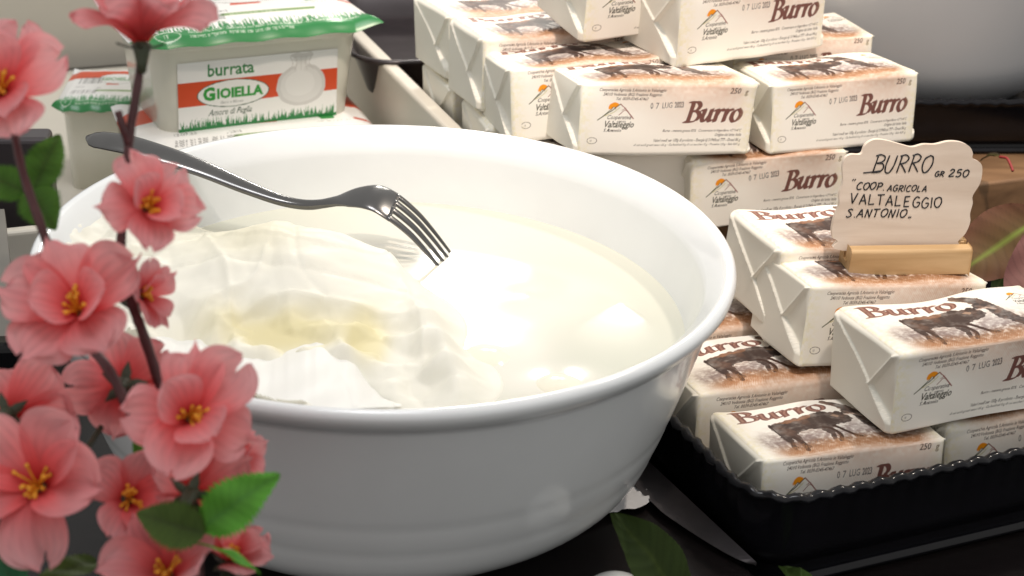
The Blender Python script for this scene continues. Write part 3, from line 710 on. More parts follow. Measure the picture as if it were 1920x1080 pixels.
# ------------------------------------------------------------------ wooden name stand
p0 = on_z(1592, 512, .151); p1 = on_z(1817, 512, .151); ax = p1-p0; ax[2] = 0; BLn = float(np.linalg.norm(ax)); yaw = math.atan2(ax[1], ax[0])
rt = empty('name_stand', (float(p0[0]+ax[0]/2-math.sin(yaw)*.009), float(p0[1]+ax[1]/2+math.cos(yaw)*.009), .1495), (0, rad(-1.0), yaw)); bpy.context.view_layer.update()
tag(rt, 'scalloped wooden plaque with handwritten name in a small wooden foot', 'name stand')
bdp, bh, gw = .018, .0148, .0036
prof = [(-.009, 0), (-.009, bh-.0012), (-.0078, bh), (-gw/2, bh), (-gw/2, bh-.0085), (gw/2, bh-.0085), (gw/2, bh), (.0078, bh), (.009, bh-.0012), (.009, 0)]
V = [(sx*BLn/2, y, z) for sx in (-1, 1) for y, z in prof]; n = len(prof)
F = [[i, (i+1) % n, (i+1) % n+n, i+n] for i in range(n)]
for o_, rv in ((0, True), (n, False)):
    for q in ([0, 1, 2, 3, 4], [0, 4, 5, 9], [5, 6, 7, 8, 9]): F.append([i+o_ for i in (q[::-1] if not rv else q)])
foot = build('foot', V, F, M['stand'], rt, smooth=False)
bv = foot.modifiers.new('soft', 'BEVEL'); bv.width = .0007; bv.segments = 2; bv.limit_method = 'ANGLE'
ly_ = np.array([-math.sin(yaw), math.cos(yaw), 0]); lean = rad(7)
pn = -ly_*math.cos(lean)-np.array([0, 0, 1])*math.sin(-lean)               # faces the viewer
pc = np.array(rt.location)+np.array([0, 0, bh*.6])
OUT = [(1562, 447), (1560, 432), (1564, 410), (1574, 384), (1574, 364), (1581, 340), (1580, 314), (1585, 297), (1596, 290), (1615, 289), (1623, 272), (1640, 262), (1664, 264), (1693, 272),
       (1711, 276), (1732, 271), (1754, 271), (1778, 265.5), (1800, 266.5), (1817, 274), (1824, 286), (1824, 297), (1838, 305), (1842, 318), (1838, 343), (1824, 367), (1824, 381), (1819, 400),
       (1819, 417), (1810, 438), (1796, 453), (1790, 470), (1580, 470), (1571, 452)]
oc = catmull(OUT+[OUT[0]], 5)[:-1]; front = np.array([on_plane(a, b, pc, pn) for a, b in oc]); back = front-pn*.0030
n = len(oc); V = np.vstack([front, back]); F = [list(range(n))[::-1], list(range(n, 2*n))]+[[i, (i+1) % n, (i+1) % n+n, i+n] for i in range(n)]
plq = build('plaque', V, F, M['pine'], rt, smooth=False, world_to=rt.matrix_world)
SF = {'B': [[(.1, 0), (.16, 1)], [(.0, .95), (.3, 1.02), (.62, .9), (.6, .66), (.2, .52)], [(.2, .52), (.6, .5), (.72, .25), (.5, .02), (.02, .0)]],
      'U': [[(.08, 1), (.02, .4), (.12, .04), (.38, .02), (.56, .4), (.62, 1)]], 'R': [[(.08, 0), (.14, 1)], [(.02, .94), (.35, 1.02), (.62, .85), (.5, .6), (.14, .5)], [(.2, .5), (.45, .25), (.68, .0)]],
      'O': [[(.4, 1), (.1, .8), (.05, .35), (.25, .02), (.5, .1), (.68, .5), (.6, .9), (.36, 1)]], 'G': [[(.62, .88), (.36, 1), (.08, .6), (.12, .12), (.4, 0), (.62, .2), (.64, .46), (.38, .46)]],
      '2': [[(.08, .78), (.25, 1), (.5, .9), (.5, .62), (.05, .02), (.62, .05)]], '5': [[(.6, 1), (.2, .98), (.14, .58), (.45, .6), (.6, .3), (.35, 0), (.04, .08)]],
      '0': [[(.4, 1), (.1, .8), (.05, .35), (.25, .02), (.5, .1), (.68, .5), (.6, .9), (.36, 1)]], 'C': [[(.62, .88), (.36, 1), (.08, .6), (.12, .12), (.4, 0), (.64, .12)]],
      'P': [[(.1, 0), (.16, 1)], [(.04, .95), (.38, 1.02), (.62, .84), (.5, .56), (.16, .46)]], 'A': [[(.0, 0), (.36, 1)], [(.36, 1), (.62, 0)], [(.12, .36), (.6, .36)]],
      'I': [[(.12, 1), (.12, 0)]], 'L': [[(.12, 1), (.06, .02)], [(.06, .02), (.56, .06)]], 'V': [[(.02, 1), (.2, 0)], [(.2, 0), (.62, 1)]], 'T': [[(.3, 1), (.26, 0)], [(.0, .96), (.64, 1)]],
      'E': [[(.1, 1), (.06, 0)], [(.1, .98), (.54, 1)], [(.08, .52), (.46, .54)], [(.06, .02), (.54, .04)]], 'S': [[(.56, .86), (.32, 1), (.1, .8), (.4, .5), (.5, .18), (.22, 0), (.02, .1)]],
      'N': [[(.06, 0), (.12, 1)], [(.12, 1), (.5, 0)], [(.5, 0), (.6, 1)]], '.': [[(.05, .02), (.12, .03)]], '"': [[(.1, 1), (.04, .7)], [(.3, 1), (.24, .7)]], '„': [[(.1, .2), (.02, -.2)], [(.3, .2), (.22, -.2)]]}
SA = dict(I=.36, **{'.': .3, '"': .5, '„': .5})
ink = Bag()
def hand(body, x0, y0, x1, y1, h, wd, slant=.30):
    tot = sum(SA.get(c, .82) if c != ' ' else .4 for c in body); k = (x1-x0)/tot; cx = 0; j = np.random.RandomState(len(body))
    for c in body:
        if c == ' ': cx += .4; continue
        jy = j.randn()*.03
        for st in SF[c]:
            pp = []
            for a, b in catmull(st, 5):
                X_ = x0+(cx+a)*k+b*h*slant; Y_ = y0+(y1-y0)*cx/tot-(b+jy)*h
                pp.append(on_plane(X_, Y_, pc+pn*.0002, pn))
            q_ = len(pp); ink.add(*tube(pp, wd*(.82+.3*np.abs(np.sin(np.arange(q_)*.6+j.rand()*6))), 6, .5, pn))
        cx += SA.get(c, .82)
def cz(x, y): return 1240+x/2.824, 240+y/2.824
def handc(body, x0, y0, x1, y1, h, wd, slant=.30):
    a = cz(x0, y0); b = cz(x1, y1); hand(body, a[0], a[1], b[0], b[1], h/2.824, wd, slant)
handc('BURRO', 1112, 236, 1432, 236, 92, .00040); handc('GR', 1446, 256, 1498, 258, 27, .00032); handc('250', 1520, 258, 1628, 260, 38, .00036)
a = [on_plane(*cz(1070, 238), pc+pn*.0002, pn), on_plane(*cz(1165, 226), pc+pn*.0002, pn)]; ink.add(*tube(np.linspace(a[0], a[1], 5), .00036, 6, .5, pn))
handc('"', 1003, 305, 1030, 305, 34, .00028); handc('COOP.', 1030, 326, 1185, 330, 38, .00034); handc('AGRICOLA', 1195, 334, 1408, 337, 32, .00030)
handc('VALTALEGGIO', 1000, 402, 1488, 425, 55, .00036, .12); handc('S.ANTONIO', 976, 472, 1300, 474, 43, .00036); handc('„', 1308, 474, 1330, 476, 22, .00030)
ink.out('handwriting', M['ink'], plq, world_to=rt.matrix_world)

# ------------------------------------------------------------------ bin and burrata tubs
bn = empty('plastic_bin', (-.30, 1.25, TZ)); tag(bn, 'cream plastic bin holding the burrata tubs at the back left', 'bin'); bpy.context.view_layer.update()
a = on_z(870, 240, .150); b = on_z(680, 55, .150); dr = (b-a)/np.linalg.norm(b-a); nx = np.array([-dr[1], dr[0], 0])     # nx points left, into the bin
def wall(name, A_, B_, t, z0, z1, side):
    d = (B_-A_); d[2] = 0; L = np.linalg.norm(d); v, f = bevel_box(L, t, z1-z0, .0025, 3); an = math.atan2(d[1], d[0])
    v = rotz(v+np.array([L/2, side*t/2, 0]), an)+np.array([A_[0], A_[1], z0]); return build(name, v, f, M['binw'], bn, smooth=False, world_to=bn.matrix_world)
fr = a-dr*.03; bk = a+dr*.52
wall('bin_wall', fr.copy(), bk.copy(), .011, TZ, .150, 1)
fl = fr+nx*.46; blk = bk+nx*.50
wall('bin_wall', fr+nx*.012+dr*.000, fl.copy(), .008, TZ, .125, -1)
wall('bin_wall', bk+nx*.012, blk.copy(), .010, TZ, .150, 1)
v, f = bevel_box(.46, .5, .006, .001); v = rotz(v+np.array([.25, .24, 0]), math.atan2(dr[1], dr[0])-math.pi/2); 
v = rotz(bevel_box(.50, .44, .008, .001)[0]+np.array([.26, .24, 0]), math.atan2(dr[1], dr[0]))+np.array([fr[0], fr[1], TZ+.002])
build('bin_floor', v, f, M['binw'], bn, smooth=False, world_to=bn.matrix_world)

def grass(cv, y0, h, x0, x1, color, seed, dens=2.2):
    r_ = random.Random(seed); cv.poly([(x0, y0), (x1, y0), (x1, y0+h*.5), (x0, y0+h*.5)], color)
    for i in range(int((x1-x0)*dens)):
        x = r_.uniform(x0, x1); ln = r_.uniform(-1.8, 1.8); hh = h*r_.uniform(.55, 1.05)
        cv.poly([(x-.6, y0+h*.4), (x+.6, y0+h*.4), (x+ln, y0+hh)], color)
GRN = (.025, .20, .055); RED = (.62, .075, .025)
def front_label():
    cv = Canvas(115, 54, 8, (.80, .80, .79))
    cv.poly([(0, 22), (115, 24), (115, 40), (0, 40)], RED)
    cv.poly([(0, 0), (115, 0), (115, 22.5), (0, 22.5)], (.80, .80, .78))
    cv.text('burrata', 20.5, 43, 12.2, GRN, .92, 0, .02)
    el = [(39+25.5*math.cos(a), 29.5+9.6*math.sin(a)) for a in np.linspace(0, 2*math.pi, 60)]
    cv.poly(el, (.80, .80, .78)); cv.stroke(el, .6, (.05, .10, .06))
    cv.text('G', 17.5, 26.0, 12.5, (.03, .30, .045), .95, 0, .05); cv.text('IOIELLA', 27.2, 26.6, 9.6, (.03, .30, .045), .98, 0, .05); cv.text('Gusto e Natura', 29.5, 22.4, 2.7, (.06, .07, .06), .95, .25)
    cv.text('Amore di Puglia', 21, 14.6, 6.0, (.05, .09, .06), .80, .35, .012)
    # cheese purse
    bod = [(70, 28), (72, 37), (79, 43), (84, 45), (83, 50), (80, 52), (85, 54), (90, 53), (95, 54), (97, 51), (93, 49), (93, 45), (99, 43), (105, 36), (106, 27), (102, 19.5), (93, 15.5), (83, 15.5), (74, 20)]
    n_ = fbm(cv.H, cv.W, 90, 9)
    cv.poly(bod, (.60, .59, .575), 1, None, 4); 
    cv.poly([(p*.85+89*.15, q*.85+31*.15) for p, q in bod], (.70, .695, .68), .8, None, 4); cv.poly([(p*.6+86*.4, q*.6+33*.4) for p, q in bod], (.77, .765, .75), .6, None, 4)
    for q in (82, 85, 88, 91, 94): cv.stroke(catmull([(q+(q-88)*.5, 41), (q, 46), (q+(q-88)*.3, 51)], 5), .45, (.52, .5, .48), .8)
    grass(cv, 0, 14, 0, 115, GRN, 3)
    cv.text('Formaggio fresco a pasta filata in liquido di governo - conservare in frigorifero', 6, 2.2, 2.6, (.72, .78, .70), .95, .05)
    return cv
def lid_canvas():
    cv = Canvas(166, 118, 6, (.82, .81, .78)); r_ = random.Random(8)
    grass(cv, 0, 21, 0, 166, GRN, 5, 2.6)
    cv.text('PRODOTTO E CONFEZIONATO IN ITALIA - SOCIETA AGRICOLA - CONSUMARE ENTRO LA DATA', 36, 8.6, 3.3, (.55, .66, .52), .8, 0, .01)
    cv.text('conservare in frigorifero - ingredienti: latte, panna, sale, caglio, fermenti', 36, 4.6, 3.0, (.55, .66, .52), .8)
    e2 = [(22+8.5*math.cos(t), 7+4.2*math.sin(t)) for t in np.linspace(0, 6.3, 40)]; cv.stroke(e2, .6, (.55, .66, .52)); cv.text('IT', 19, 5.2, 5, (.55, .66, .52))
    cv.poly([(62, 28), (128, 28), (130, 33), (66, 33)], (.22, .34, .12)); cv.text('BURRATA DI PUGLIA', 70, 29, 3.8, (.62, .66, .5), .95)
    cv.poly([(0, 70), (166, 70), (166, 96), (0, 96)], RED); el = [(93+34*math.cos(t), 68+17*math.sin(t)) for t in np.linspace(0, 6.3, 70)]
    cv.poly([(76, 48), (98, 48), (95, 56), (79, 56)], RED); cv.poly([(150, 44), (162, 42), (163, 46), (151, 48)], RED)
    cv.poly(el, (.78, .77, .74)); cv.stroke(el, .8, (.2, .22, .2)); cv.text('GIOIELLA', 65, 62, 15, (.10, .28, .10), .95, 0, .03)
    cv.poly([(128, 46), (137, 46), (138, 51), (132, 54), (127, 51)], (.05, .26, .07)); cv.text('100% latte italiano', 122, 41, 3.4, (.2, .25, .2))
    for i in range(46):
        x = 28+i*.85+.2*r_.random(); 
        if r_.random() < .66: cv.poly([(x, 52), (x+.42, 52), (x+.42, 74), (x, 74)], (.03, .03, .03))
        if r_.random() < .6: cv.poly([(24+i*.9, 22), (24.4+i*.9, 22), (26.4+i*.9, 33), (26+i*.9, 33)], (.05, .05, .05))
    cv.text('12.07.23', 26, 40, 6, (.05, .05, .05), .8); cv.text('L 2305', 60, 36, 5, (.05, .05, .05), .8)
    return cv
LCV, DCV = front_label(), lid_canvas()
p0 = on_z(312, 265, .119); p1 = on_z(654, 225, .119); axv = p1-p0; axv[2] = 0; TL = float(np.linalg.norm(axv)); tyaw = math.atan2(axv[1], axv[0])
def make_tub():
    t = empty('cheese_tub')
    w, d, h = TL*1.02, .098, .070
    L = []
    for fz, k in ((0, .93), (.001, .965), (.004, 1.0), (.5, 1.05), (.86, 1.09), (.90, 1.10), (.905, 1.15), (.96, 1.16), (1, 1.16)):
        R_, _q = rrect(w*k/2, d*k/2, .016, 200); L.append(np.stack([R_[:, 0], R_[:, 1]+d/2, np.full(200, fz*h if fz > .003 else fz*.03)], -1))
    L.insert(0, (L[0]-[0, d/2, 0])*np.array([.02, .02, 1])+[0, d/2, 0])
    grid('tub_body', np.array(L)[:, ::-1], M['tub'], t, wv=True)
    W2, D2 = TL*1.31, .128; n1, n2 = 260, 200
    S_, T_ = np.meshgrid(np.linspace(0, 1, n1), np.linspace(0, 1, n2), indexing='ij')
    x = (S_-.5)*W2; y = (T_-.5)*D2+d/2; e = np.minimum(np.minimum(S_, 1-S_)*W2, np.minimum(T_, 1-T_)*D2)
    z = h+.0012+.006*np.clip(e/.02, 0, 1)**.7*np.exp(-((S_-.5)**2+(T_-.5)**2)*1.2)-.004*np.clip(1-e/.007, 0, 1)**1.5+.0006*np.sin(x*190+y*60)*np.clip(1-e/.03, 0, 1)
    cor = np.clip(1-np.hypot(np.minimum(S_, 1-S_)*W2, np.minimum(T_, 1-T_)*D2)/.02, 0, 1); z = z+.004*cor
    grid('lid_film', np.stack([x, y, z], -1), M['label'], t, col=DCV.sample(S_, T_))
    sl = math.atan2(d*(1.09-1)/2, h*.86)                    # lean of the front wall
    n1, n2 = 330, 160; S_, T_ = np.meshgrid(np.linspace(0, 1, n1), np.linspace(0, 1, n2), indexing='ij')
    lw = TL*.86; z = .0005+T_*.053; k = np.interp(z/h, [0, .07, .5, .86], [.985, 1.0, 1.05, 1.09])
    grid('front_label', np.stack([(S_-.5)*lw-.0005, d/2-d*k/2-.0007, z], -1), M['label'], t, col=LCV.sample(S_, T_))
    return t
tub = make_tub(); mid = (p0+p1)/2
tub.location = (mid[0], mid[1], .119); tub.rotation_euler = (0, 0, tyaw); tag(tub, 'burrata tub with red striped front label on top of another tub', 'cheese tub', 'burrata tubs in the bin')
t2 = copy_tree(tub); t2.location = (mid[0]+.012, mid[1]-.036, .0475); t2.rotation_euler = (0, 0, tyaw-.06); tag(t2, 'lower burrata tub, only strips of its lid showing above the bowl rim', 'cheese tub', 'burrata tubs in the bin')
q = on_z(262, 214, .118); t3 = copy_tree(tub); [bpy.data.objects.remove(c_) for c_ in list(t3.children) if c_.name.startswith('front_label')]; t3.scale = (.42, .8, .9); t3.rotation_euler = (rad(-4), 0, tyaw-.35); t3.location = (q[0]-.030, q[1]+.022, .052)
tag(t3, 'small tub at the left behind the stems, green front edge of its lid showing', 'cheese tub', 'burrata tubs in the bin')

# dark pan with a stud behind the bin, black crate and grey board at the far left
pn0 = on_z(700, 128, .150)
pan = empty('dark_pan', (float(pn0[0]), float(pn0[1]), .118)); tag(pan, 'dark enamelled pan with a round stud behind the tubs and butter', 'pan'); bpy.context.view_layer.update()
R_, q_ = rrect(.17, .11, .03, 200); L = []
for off, z in ((-.02, .118), (-.012, .122), (-.004, .146), (.003, .150), (.004, .152), (.001, .153), (-.006, .146), (-.016, .126), (-.03, .124)):
    L.append(np.stack([R_[:, 0]+R_[:, 2]*off, R_[:, 1]+R_[:, 3]*off, np.full(200, z)], -1))
L.append(L[-1]*np.array([.02, .02, 1])); P = rotz(np.array(L)+np.array([.17, .11, 0]), rad(14))+np.array([pn0[0]-.012, pn0[1]+.006, 0])
grid('pan_body', P[:, ::-1], M['darkm'], pan, wv=True, world_to=pan.matrix_world)
v, f = bevel_box(.5, .012, .10, .004); v = rotz(v, rad(10))+np.array([pn0[0]+.16, pn0[1]+.285, .118]); build('pan_lid', v, f, M['darkm'], pan, smooth=False, world_to=pan.matrix_world)
q = on_plane(688, 14, np.array([pn0[0]+.16, pn0[1]+.278, .15]), np.array([math.sin(rad(10)), -math.cos(rad(10)), 0]))
P = lathe([(.0001, .010), (.005, .009), (.0075, .005), (.006, 0)], 24); P = np.stack([P[..., 0], -P[..., 2], P[..., 1]], -1)+q
grid('stud', P, M['darkm'], pan, wv=True, world_to=pan.matrix_world)
q = on_z(76, 640, .085); v, f = bevel_box(.20, .12, .085-TZ, .004, 3); v = rotz(v+np.array([-.10, .055, 0]), rad(9))+np.array([q[0], q[1], TZ])
tag(build('black_box', v, f, M['black'], smooth=False), 'low black box at the left edge beside the bowl', 'box')
q = on_z(100, 372, .13); v, f = bevel_box(.25, .02, .125, .003, 3); v = rotz(v+np.array([-.125, .01, 0]), rad(8))+np.array([q[0], q[1], TZ-.0])
tag(build('dark_crate', v, f, M['darkm'], smooth=False), 'dark crate side standing behind the bowl at far left', 'crate')
a, b = at(8, 392, .93), at(34, 630, .83); c, d = at(-30, 392, .93), at(-14, 630, .83); nn = np.cross(b-a, c-a); nn /= np.linalg.norm(nn)
V = np.array([a, b, d, c]); V = np.vstack([V, V-nn*.004*np.sign(nn[1])*-1]); F = [[0, 1, 2, 3], [7, 6, 5, 4]]+[[i, i+4, (i+1) % 4+4, (i+1) % 4] for i in range(4)]
tag(build('grey_board', V, F, M['greyp'], smooth=False), 'narrow grey plastic board leaning at the left edge of the photo', 'board')

# ------------------------------------------------------------------ knife, paper, leaves, lid
k0, k1 = on_z(1398, 1064, BZ0+.003), on_z(1196, 872, BZ0+.004); ax = k1-k0; L = np.linalg.norm(ax); ax /= L; sd = np.cross([0, 0, 1], ax); sd /= np.linalg.norm(sd)
kn = empty('knife', tuple(k0)); tag(kn, 'dull steel knife lying on the counter between bowl and black dish', 'knife'); bpy.context.view_layer.update()
t = np.linspace(0, 1, 40); wl = .013*np.minimum(1, (t/.45)**.55); bl_ = np.array([k0+ax*L*1.25*q for q in t]); V = []
for i in range(40):
    V.append([bl_[i]-sd*.006+[0, 0, .0012], bl_[i]+sd*(-.006+wl[i]*1.35)+[0, 0, .0002], bl_[i]+sd*(-.006+wl[i]*1.35)-[0, 0, .0002], bl_[i]-sd*.006-[0, 0, .0012]])
grid('blade', np.array(V), M['blade'], kn, wv=True, smooth=False, world_to=kn.matrix_world)
hp = [k0+ax*L*(1.25+.5*q) for q in np.linspace(0, 1, 10)]; v, f = tube(hp, [.008, .009, .010, .010, .009, .009, .010, .011, .011, .008], 12, .8); build('knife_handle', v, f, M['handle'], kn, world_to=kn.matrix_world)
pp = [(1060, 1000), (1105, 985), (1135, 972), (1165, 968), (1210, 958), (1216, 942), (1206, 920), (1192, 904), (1150, 900), (1100, 905)]
oc = catmull(pp+[pp[0]], 4)[:-1]; rs = np.random.RandomState(2); cN = np.mean([on_z(a, b, BZ0) for a, b in oc], 0); V = [cN+[0, 0, .003]]; F = []
for ring in (.35, .7, 1.0):
    for a, b in oc: V.append(cN+(on_z(a, b, BZ0)-cN)*ring+[0, 0, .0025+.002*rs.rand()*ring])
n = len(oc)
F += [[0, 1+i, 1+(i+1) % n] for i in range(n)]
for k in range(2): F += [[1+k*n+i, 1+(k+1)*n+i, 1+(k+1)*n+(i+1) % n, 1+k*n+(i+1) % n] for i in range(n)]
tag(build('paper_scrap', V, F, M['paper']), 'crumpled white paper scrap tucked under the right foot of the bowl', 'paper')

def leaf_grid(base, tip, width, nrm, c_in, c_edge, c_rib, fold=.25, bend=.12, serr=.05, ns=15, seed=0, nu=110, nv=17, ribw=.10):
    base, tip = np.asarray(base, float), np.asarray(tip, float); d = tip-base; L = np.linalg.norm(d); d /= L
    n = np.asarray(nrm, float); n = n-d*np.dot(n, d); n /= np.linalg.norm(n); sdv = np.cross(n, d)
    s = np.linspace(0, 1, nu)[:, None]; t = np.linspace(-1, 1, nv)[None]
    w = width/2*(np.sin(math.pi*np.clip(s, 0, 1)**.82)**.72)*(1-.35*s**4)
    w = w*(1+serr*(.5-((s*ns) % 1.0))*np.abs(t)**6)+.0003
    ph = seed*1.7
    z = .004*L*np.clip((.5+.5*np.sin((s*10-np.abs(t)*1.6)*2*math.pi)-.75)*4, 0, 1)*(w > .001)+fold*w*np.abs(t)+bend*L*np.sin(s*math.pi)*1.0+.025*L*np.sin(s*7+ph)*t+.012*L*np.sin(s*15+t*3+ph)
    P = base+d*(s*L)[..., None]+sdv*(w*t)[..., None]+n*z[..., None]
    k = np.clip(np.abs(t)+0*s, 0, 1); vein = .5+.5*np.sin((s*10-np.abs(t)*1.6)*2*math.pi); rib = np.exp(-(t/ribw)**2)*(1-.4*s)
    nz = fbm(nu, nv, 9, seed+3)[..., None]
    col = np.asarray(c_in)*(1-k[..., None])+np.asarray(c_edge)*k[..., None]; col = col*(.85+.3*nz)*(1-.16*np.clip((vein[..., None]-.8)*5, 0, 1))
    col = col*(1-rib[..., None])+np.asarray(c_rib)*rib[..., None]
    return P, col
toC = -_f
G1 = ((.055, .13, .022), (.075, .19, .030), (.05, .11, .025))
# loose leaves
sp = empty('leaf_sprig', tuple(at(1905, 520, .93))); tag(sp, 'sprig of reddish green leaves behind the plaque at the right edge', 'leaf sprig'); bpy.context.view_layer.update()
P, c = leaf_grid(at(1950, 408, .96), at(1772, 530, .92), .040, toC+.25*_u, (.095, .060, .022), (.10, .042, .024), (.15, .20, .035), .1, .03, .01, 20, 2, ribw=.07); grid('leaf', P, M['leafy'], sp, col=c, world_to=sp.matrix_world)
P, c = leaf_grid(at(1905, 610, .90), at(1935, 425, .93), .024, toC, (.16, .075, .065), (.13, .055, .05), (.19, .1, .08), .2, .06, .01, 20, 5); grid('leaf', P, M['leafy'], sp, col=c, world_to=sp.matrix_world)
P, c = leaf_grid(at(1862, 560, .93), at(1892, 480, .95), .012, toC, (.10, .15, .04), (.07, .12, .03), (.16, .2, .06), .2, .04, .01, 20, 8); grid('leaf', P, M['leafy'], sp, col=c, world_to=sp.matrix_world)
v, f = tube([at(1862, 513, .945), at(1880, 511, .94), at(1896, 516, .935)], .0016, 8); build('twig', v, f, M['greyp'], sp, world_to=sp.matrix_world)
q0 = at(1846, 296, 1.09); sl = empty('fallen_leaf', tuple(q0)); tag(sl, 'small curled dark leaf with red stalk on the riser, right of the plaque', 'leaf'); bpy.context.view_layer.update()
P, c = leaf_grid(at(1876, 294, 1.07), at(1838, 302, 1.08), .009, _u+toC*.4, (.06, .055, .012), (.03, .02, .012), (.16, .12, .02), .3, .12, .01, 12, 4); grid('leaf_blade', P, M['leafy'], sl, col=c, world_to=sl.matrix_world)
v, f = tube(catmull([at(1874, 294, 1.07), at(1888, 297, 1.066), at(1896, 312, 1.062), at(1899, 321, 1.06)], 5), .0009, 8); build('stalk', v, f, mat('red stalk', (.30, .03, .03), .5), sl, world_to=sl.matrix_world)
P, c = leaf_grid(on_z(1290, 1150, BZ0+.003), at(1150, 962, .70), .030, toC+.5*_r+.3*_u, (.022, .036, .008), (.028, .046, .010), (.04, .06, .012), .10, .04, .03, 22, 3)
o = grid('olive_leaf', P, M['leafy'], None, col=c); tag(o, 'olive green serrated leaf standing in front of the white paper scrap', 'leaf')
P, c = leaf_grid(on_z(1500, 1140, TZ+.003), at(1470, 1062, .69), .017, toC+.3*_u, (.07, .12, .025), (.08, .14, .03), (.1, .15, .04), .2, .05, .02, 18, 6)
o = grid('green_leaf', P, M['leafy'], None, col=c); tag(o, 'small green leaf tip at the bottom edge in front of the dish', 'leaf')
q = on_z(1155, 1136, BZ0+.001); an = np.linspace(0, math.pi/2, 14); P = lathe([(.0175*math.cos(t)+.0001, .0145*math.sin(t)) for t in an], 48)
P = P+q; o = grid('clear_lid', P, M['glass'], None, wv=True); tag(o, 'rounded clear plastic lid cut off by the bottom edge', 'lid')

# ------------------------------------------------------------------ blossom branches
PK_C, PK_M, PK_E = np.array((.66, .030, .024)), np.array((.88, .19, .195)), np.array((.90, .42, .43))
def petal_grid(L, W, th0, th1, cup, ruf, seed, az):
    rs = np.random.RandomState(seed); nu, nv = 26, 29; s = np.linspace(0, 1, nu); t = np.linspace(-1, 1, nv)
    th = th0+(th1-th0)*s**.85; ds = L/(nu-1)
    rr_ = np.r_[0, np.cumsum(np.sin(th[:-1])*ds)]+.0012; zz = np.r_[0, np.cumsum(np.cos(th[:-1])*ds)]
    w = W*(.14+.86*np.sin(math.pi*np.clip(s*.60, 0, 1))**1.1)*np.sqrt(np.clip(1-np.clip((s-.62)/.385, 0, 1)**2.4, 0, 1))+.0003
    p1, p2, p3 = rs.rand(3)*6.28
    stretch = 1+.07*np.sin(t*4+p1)+.035*np.sin(t*9+p2)+.022*np.sin(t*23+p3)
    S_, T_ = s[:, None], t[None]
    r2 = rr_[:, None]*(1+(stretch-1)*S_**2); off = cup*w[:, None]*T_**2+ruf*L*S_**2*(np.sin(T_*3.4+p1)*.5+np.sin(T_*7+p2)*.22)+.02*L*np.sin(S_*5+p3)-.018*L*np.exp(-(T_/.12)**2)*S_
    nr, nz = -np.cos(th)[:, None], np.sin(th)[:, None]
    R_ = r2+nr*off; Z_ = zz[:, None]+nz*off; Y_ = w[:, None]*T_*(1-.0*S_)
    ca, sa = math.cos(az), math.sin(az)
    P = np.stack([R_*ca-Y_*sa, R_*sa+Y_*ca, Z_], -1)
    k = np.clip(S_+.10*(np.abs(T_)-.4)+.10*(fbm(nu, nv, 6, seed)-.5), 0, 1)[..., None]
    col = np.where(k < .42, PK_C+(PK_M-PK_C)*(k/.42)**1.2, PK_M+(PK_E-PK_M)*np.clip((k-.42)/.5, 0, 1))
    st = 1+.07*np.sin(T_*22+S_*2+p1)*S_*(1-.3*S_); col = col*st[..., None]*(.88+.2*rs.rand()); pale = rs.rand()*.28*np.clip(S_*1.6-.5, 0, 1)[..., None]; col = col*(1-pale)+np.array((.86, .55, .56))*pale
    vn = np.exp(-(np.abs(((T_*(5-2*S_)+p2) % 1)-.5)/.10)**2)*np.clip(S_*2-.2, 0, 1)*(S_ < .93); col = col*(1-.13*vn[..., None])
    return P, col
def frame(face, spin=0):
    z = np.asarray(face[0]*_r+face[1]*_u-face[2]*_f, float); z /= np.linalg.norm(z)
    x = np.cross([.1, .2, 1.0], z); x /= np.linalg.norm(x); y = np.cross(z, x)
    c, s = math.cos(spin), math.sin(spin); x, y = c*x+s*y, -s*x+c*y
    return np.stack([x, y, z], 1)
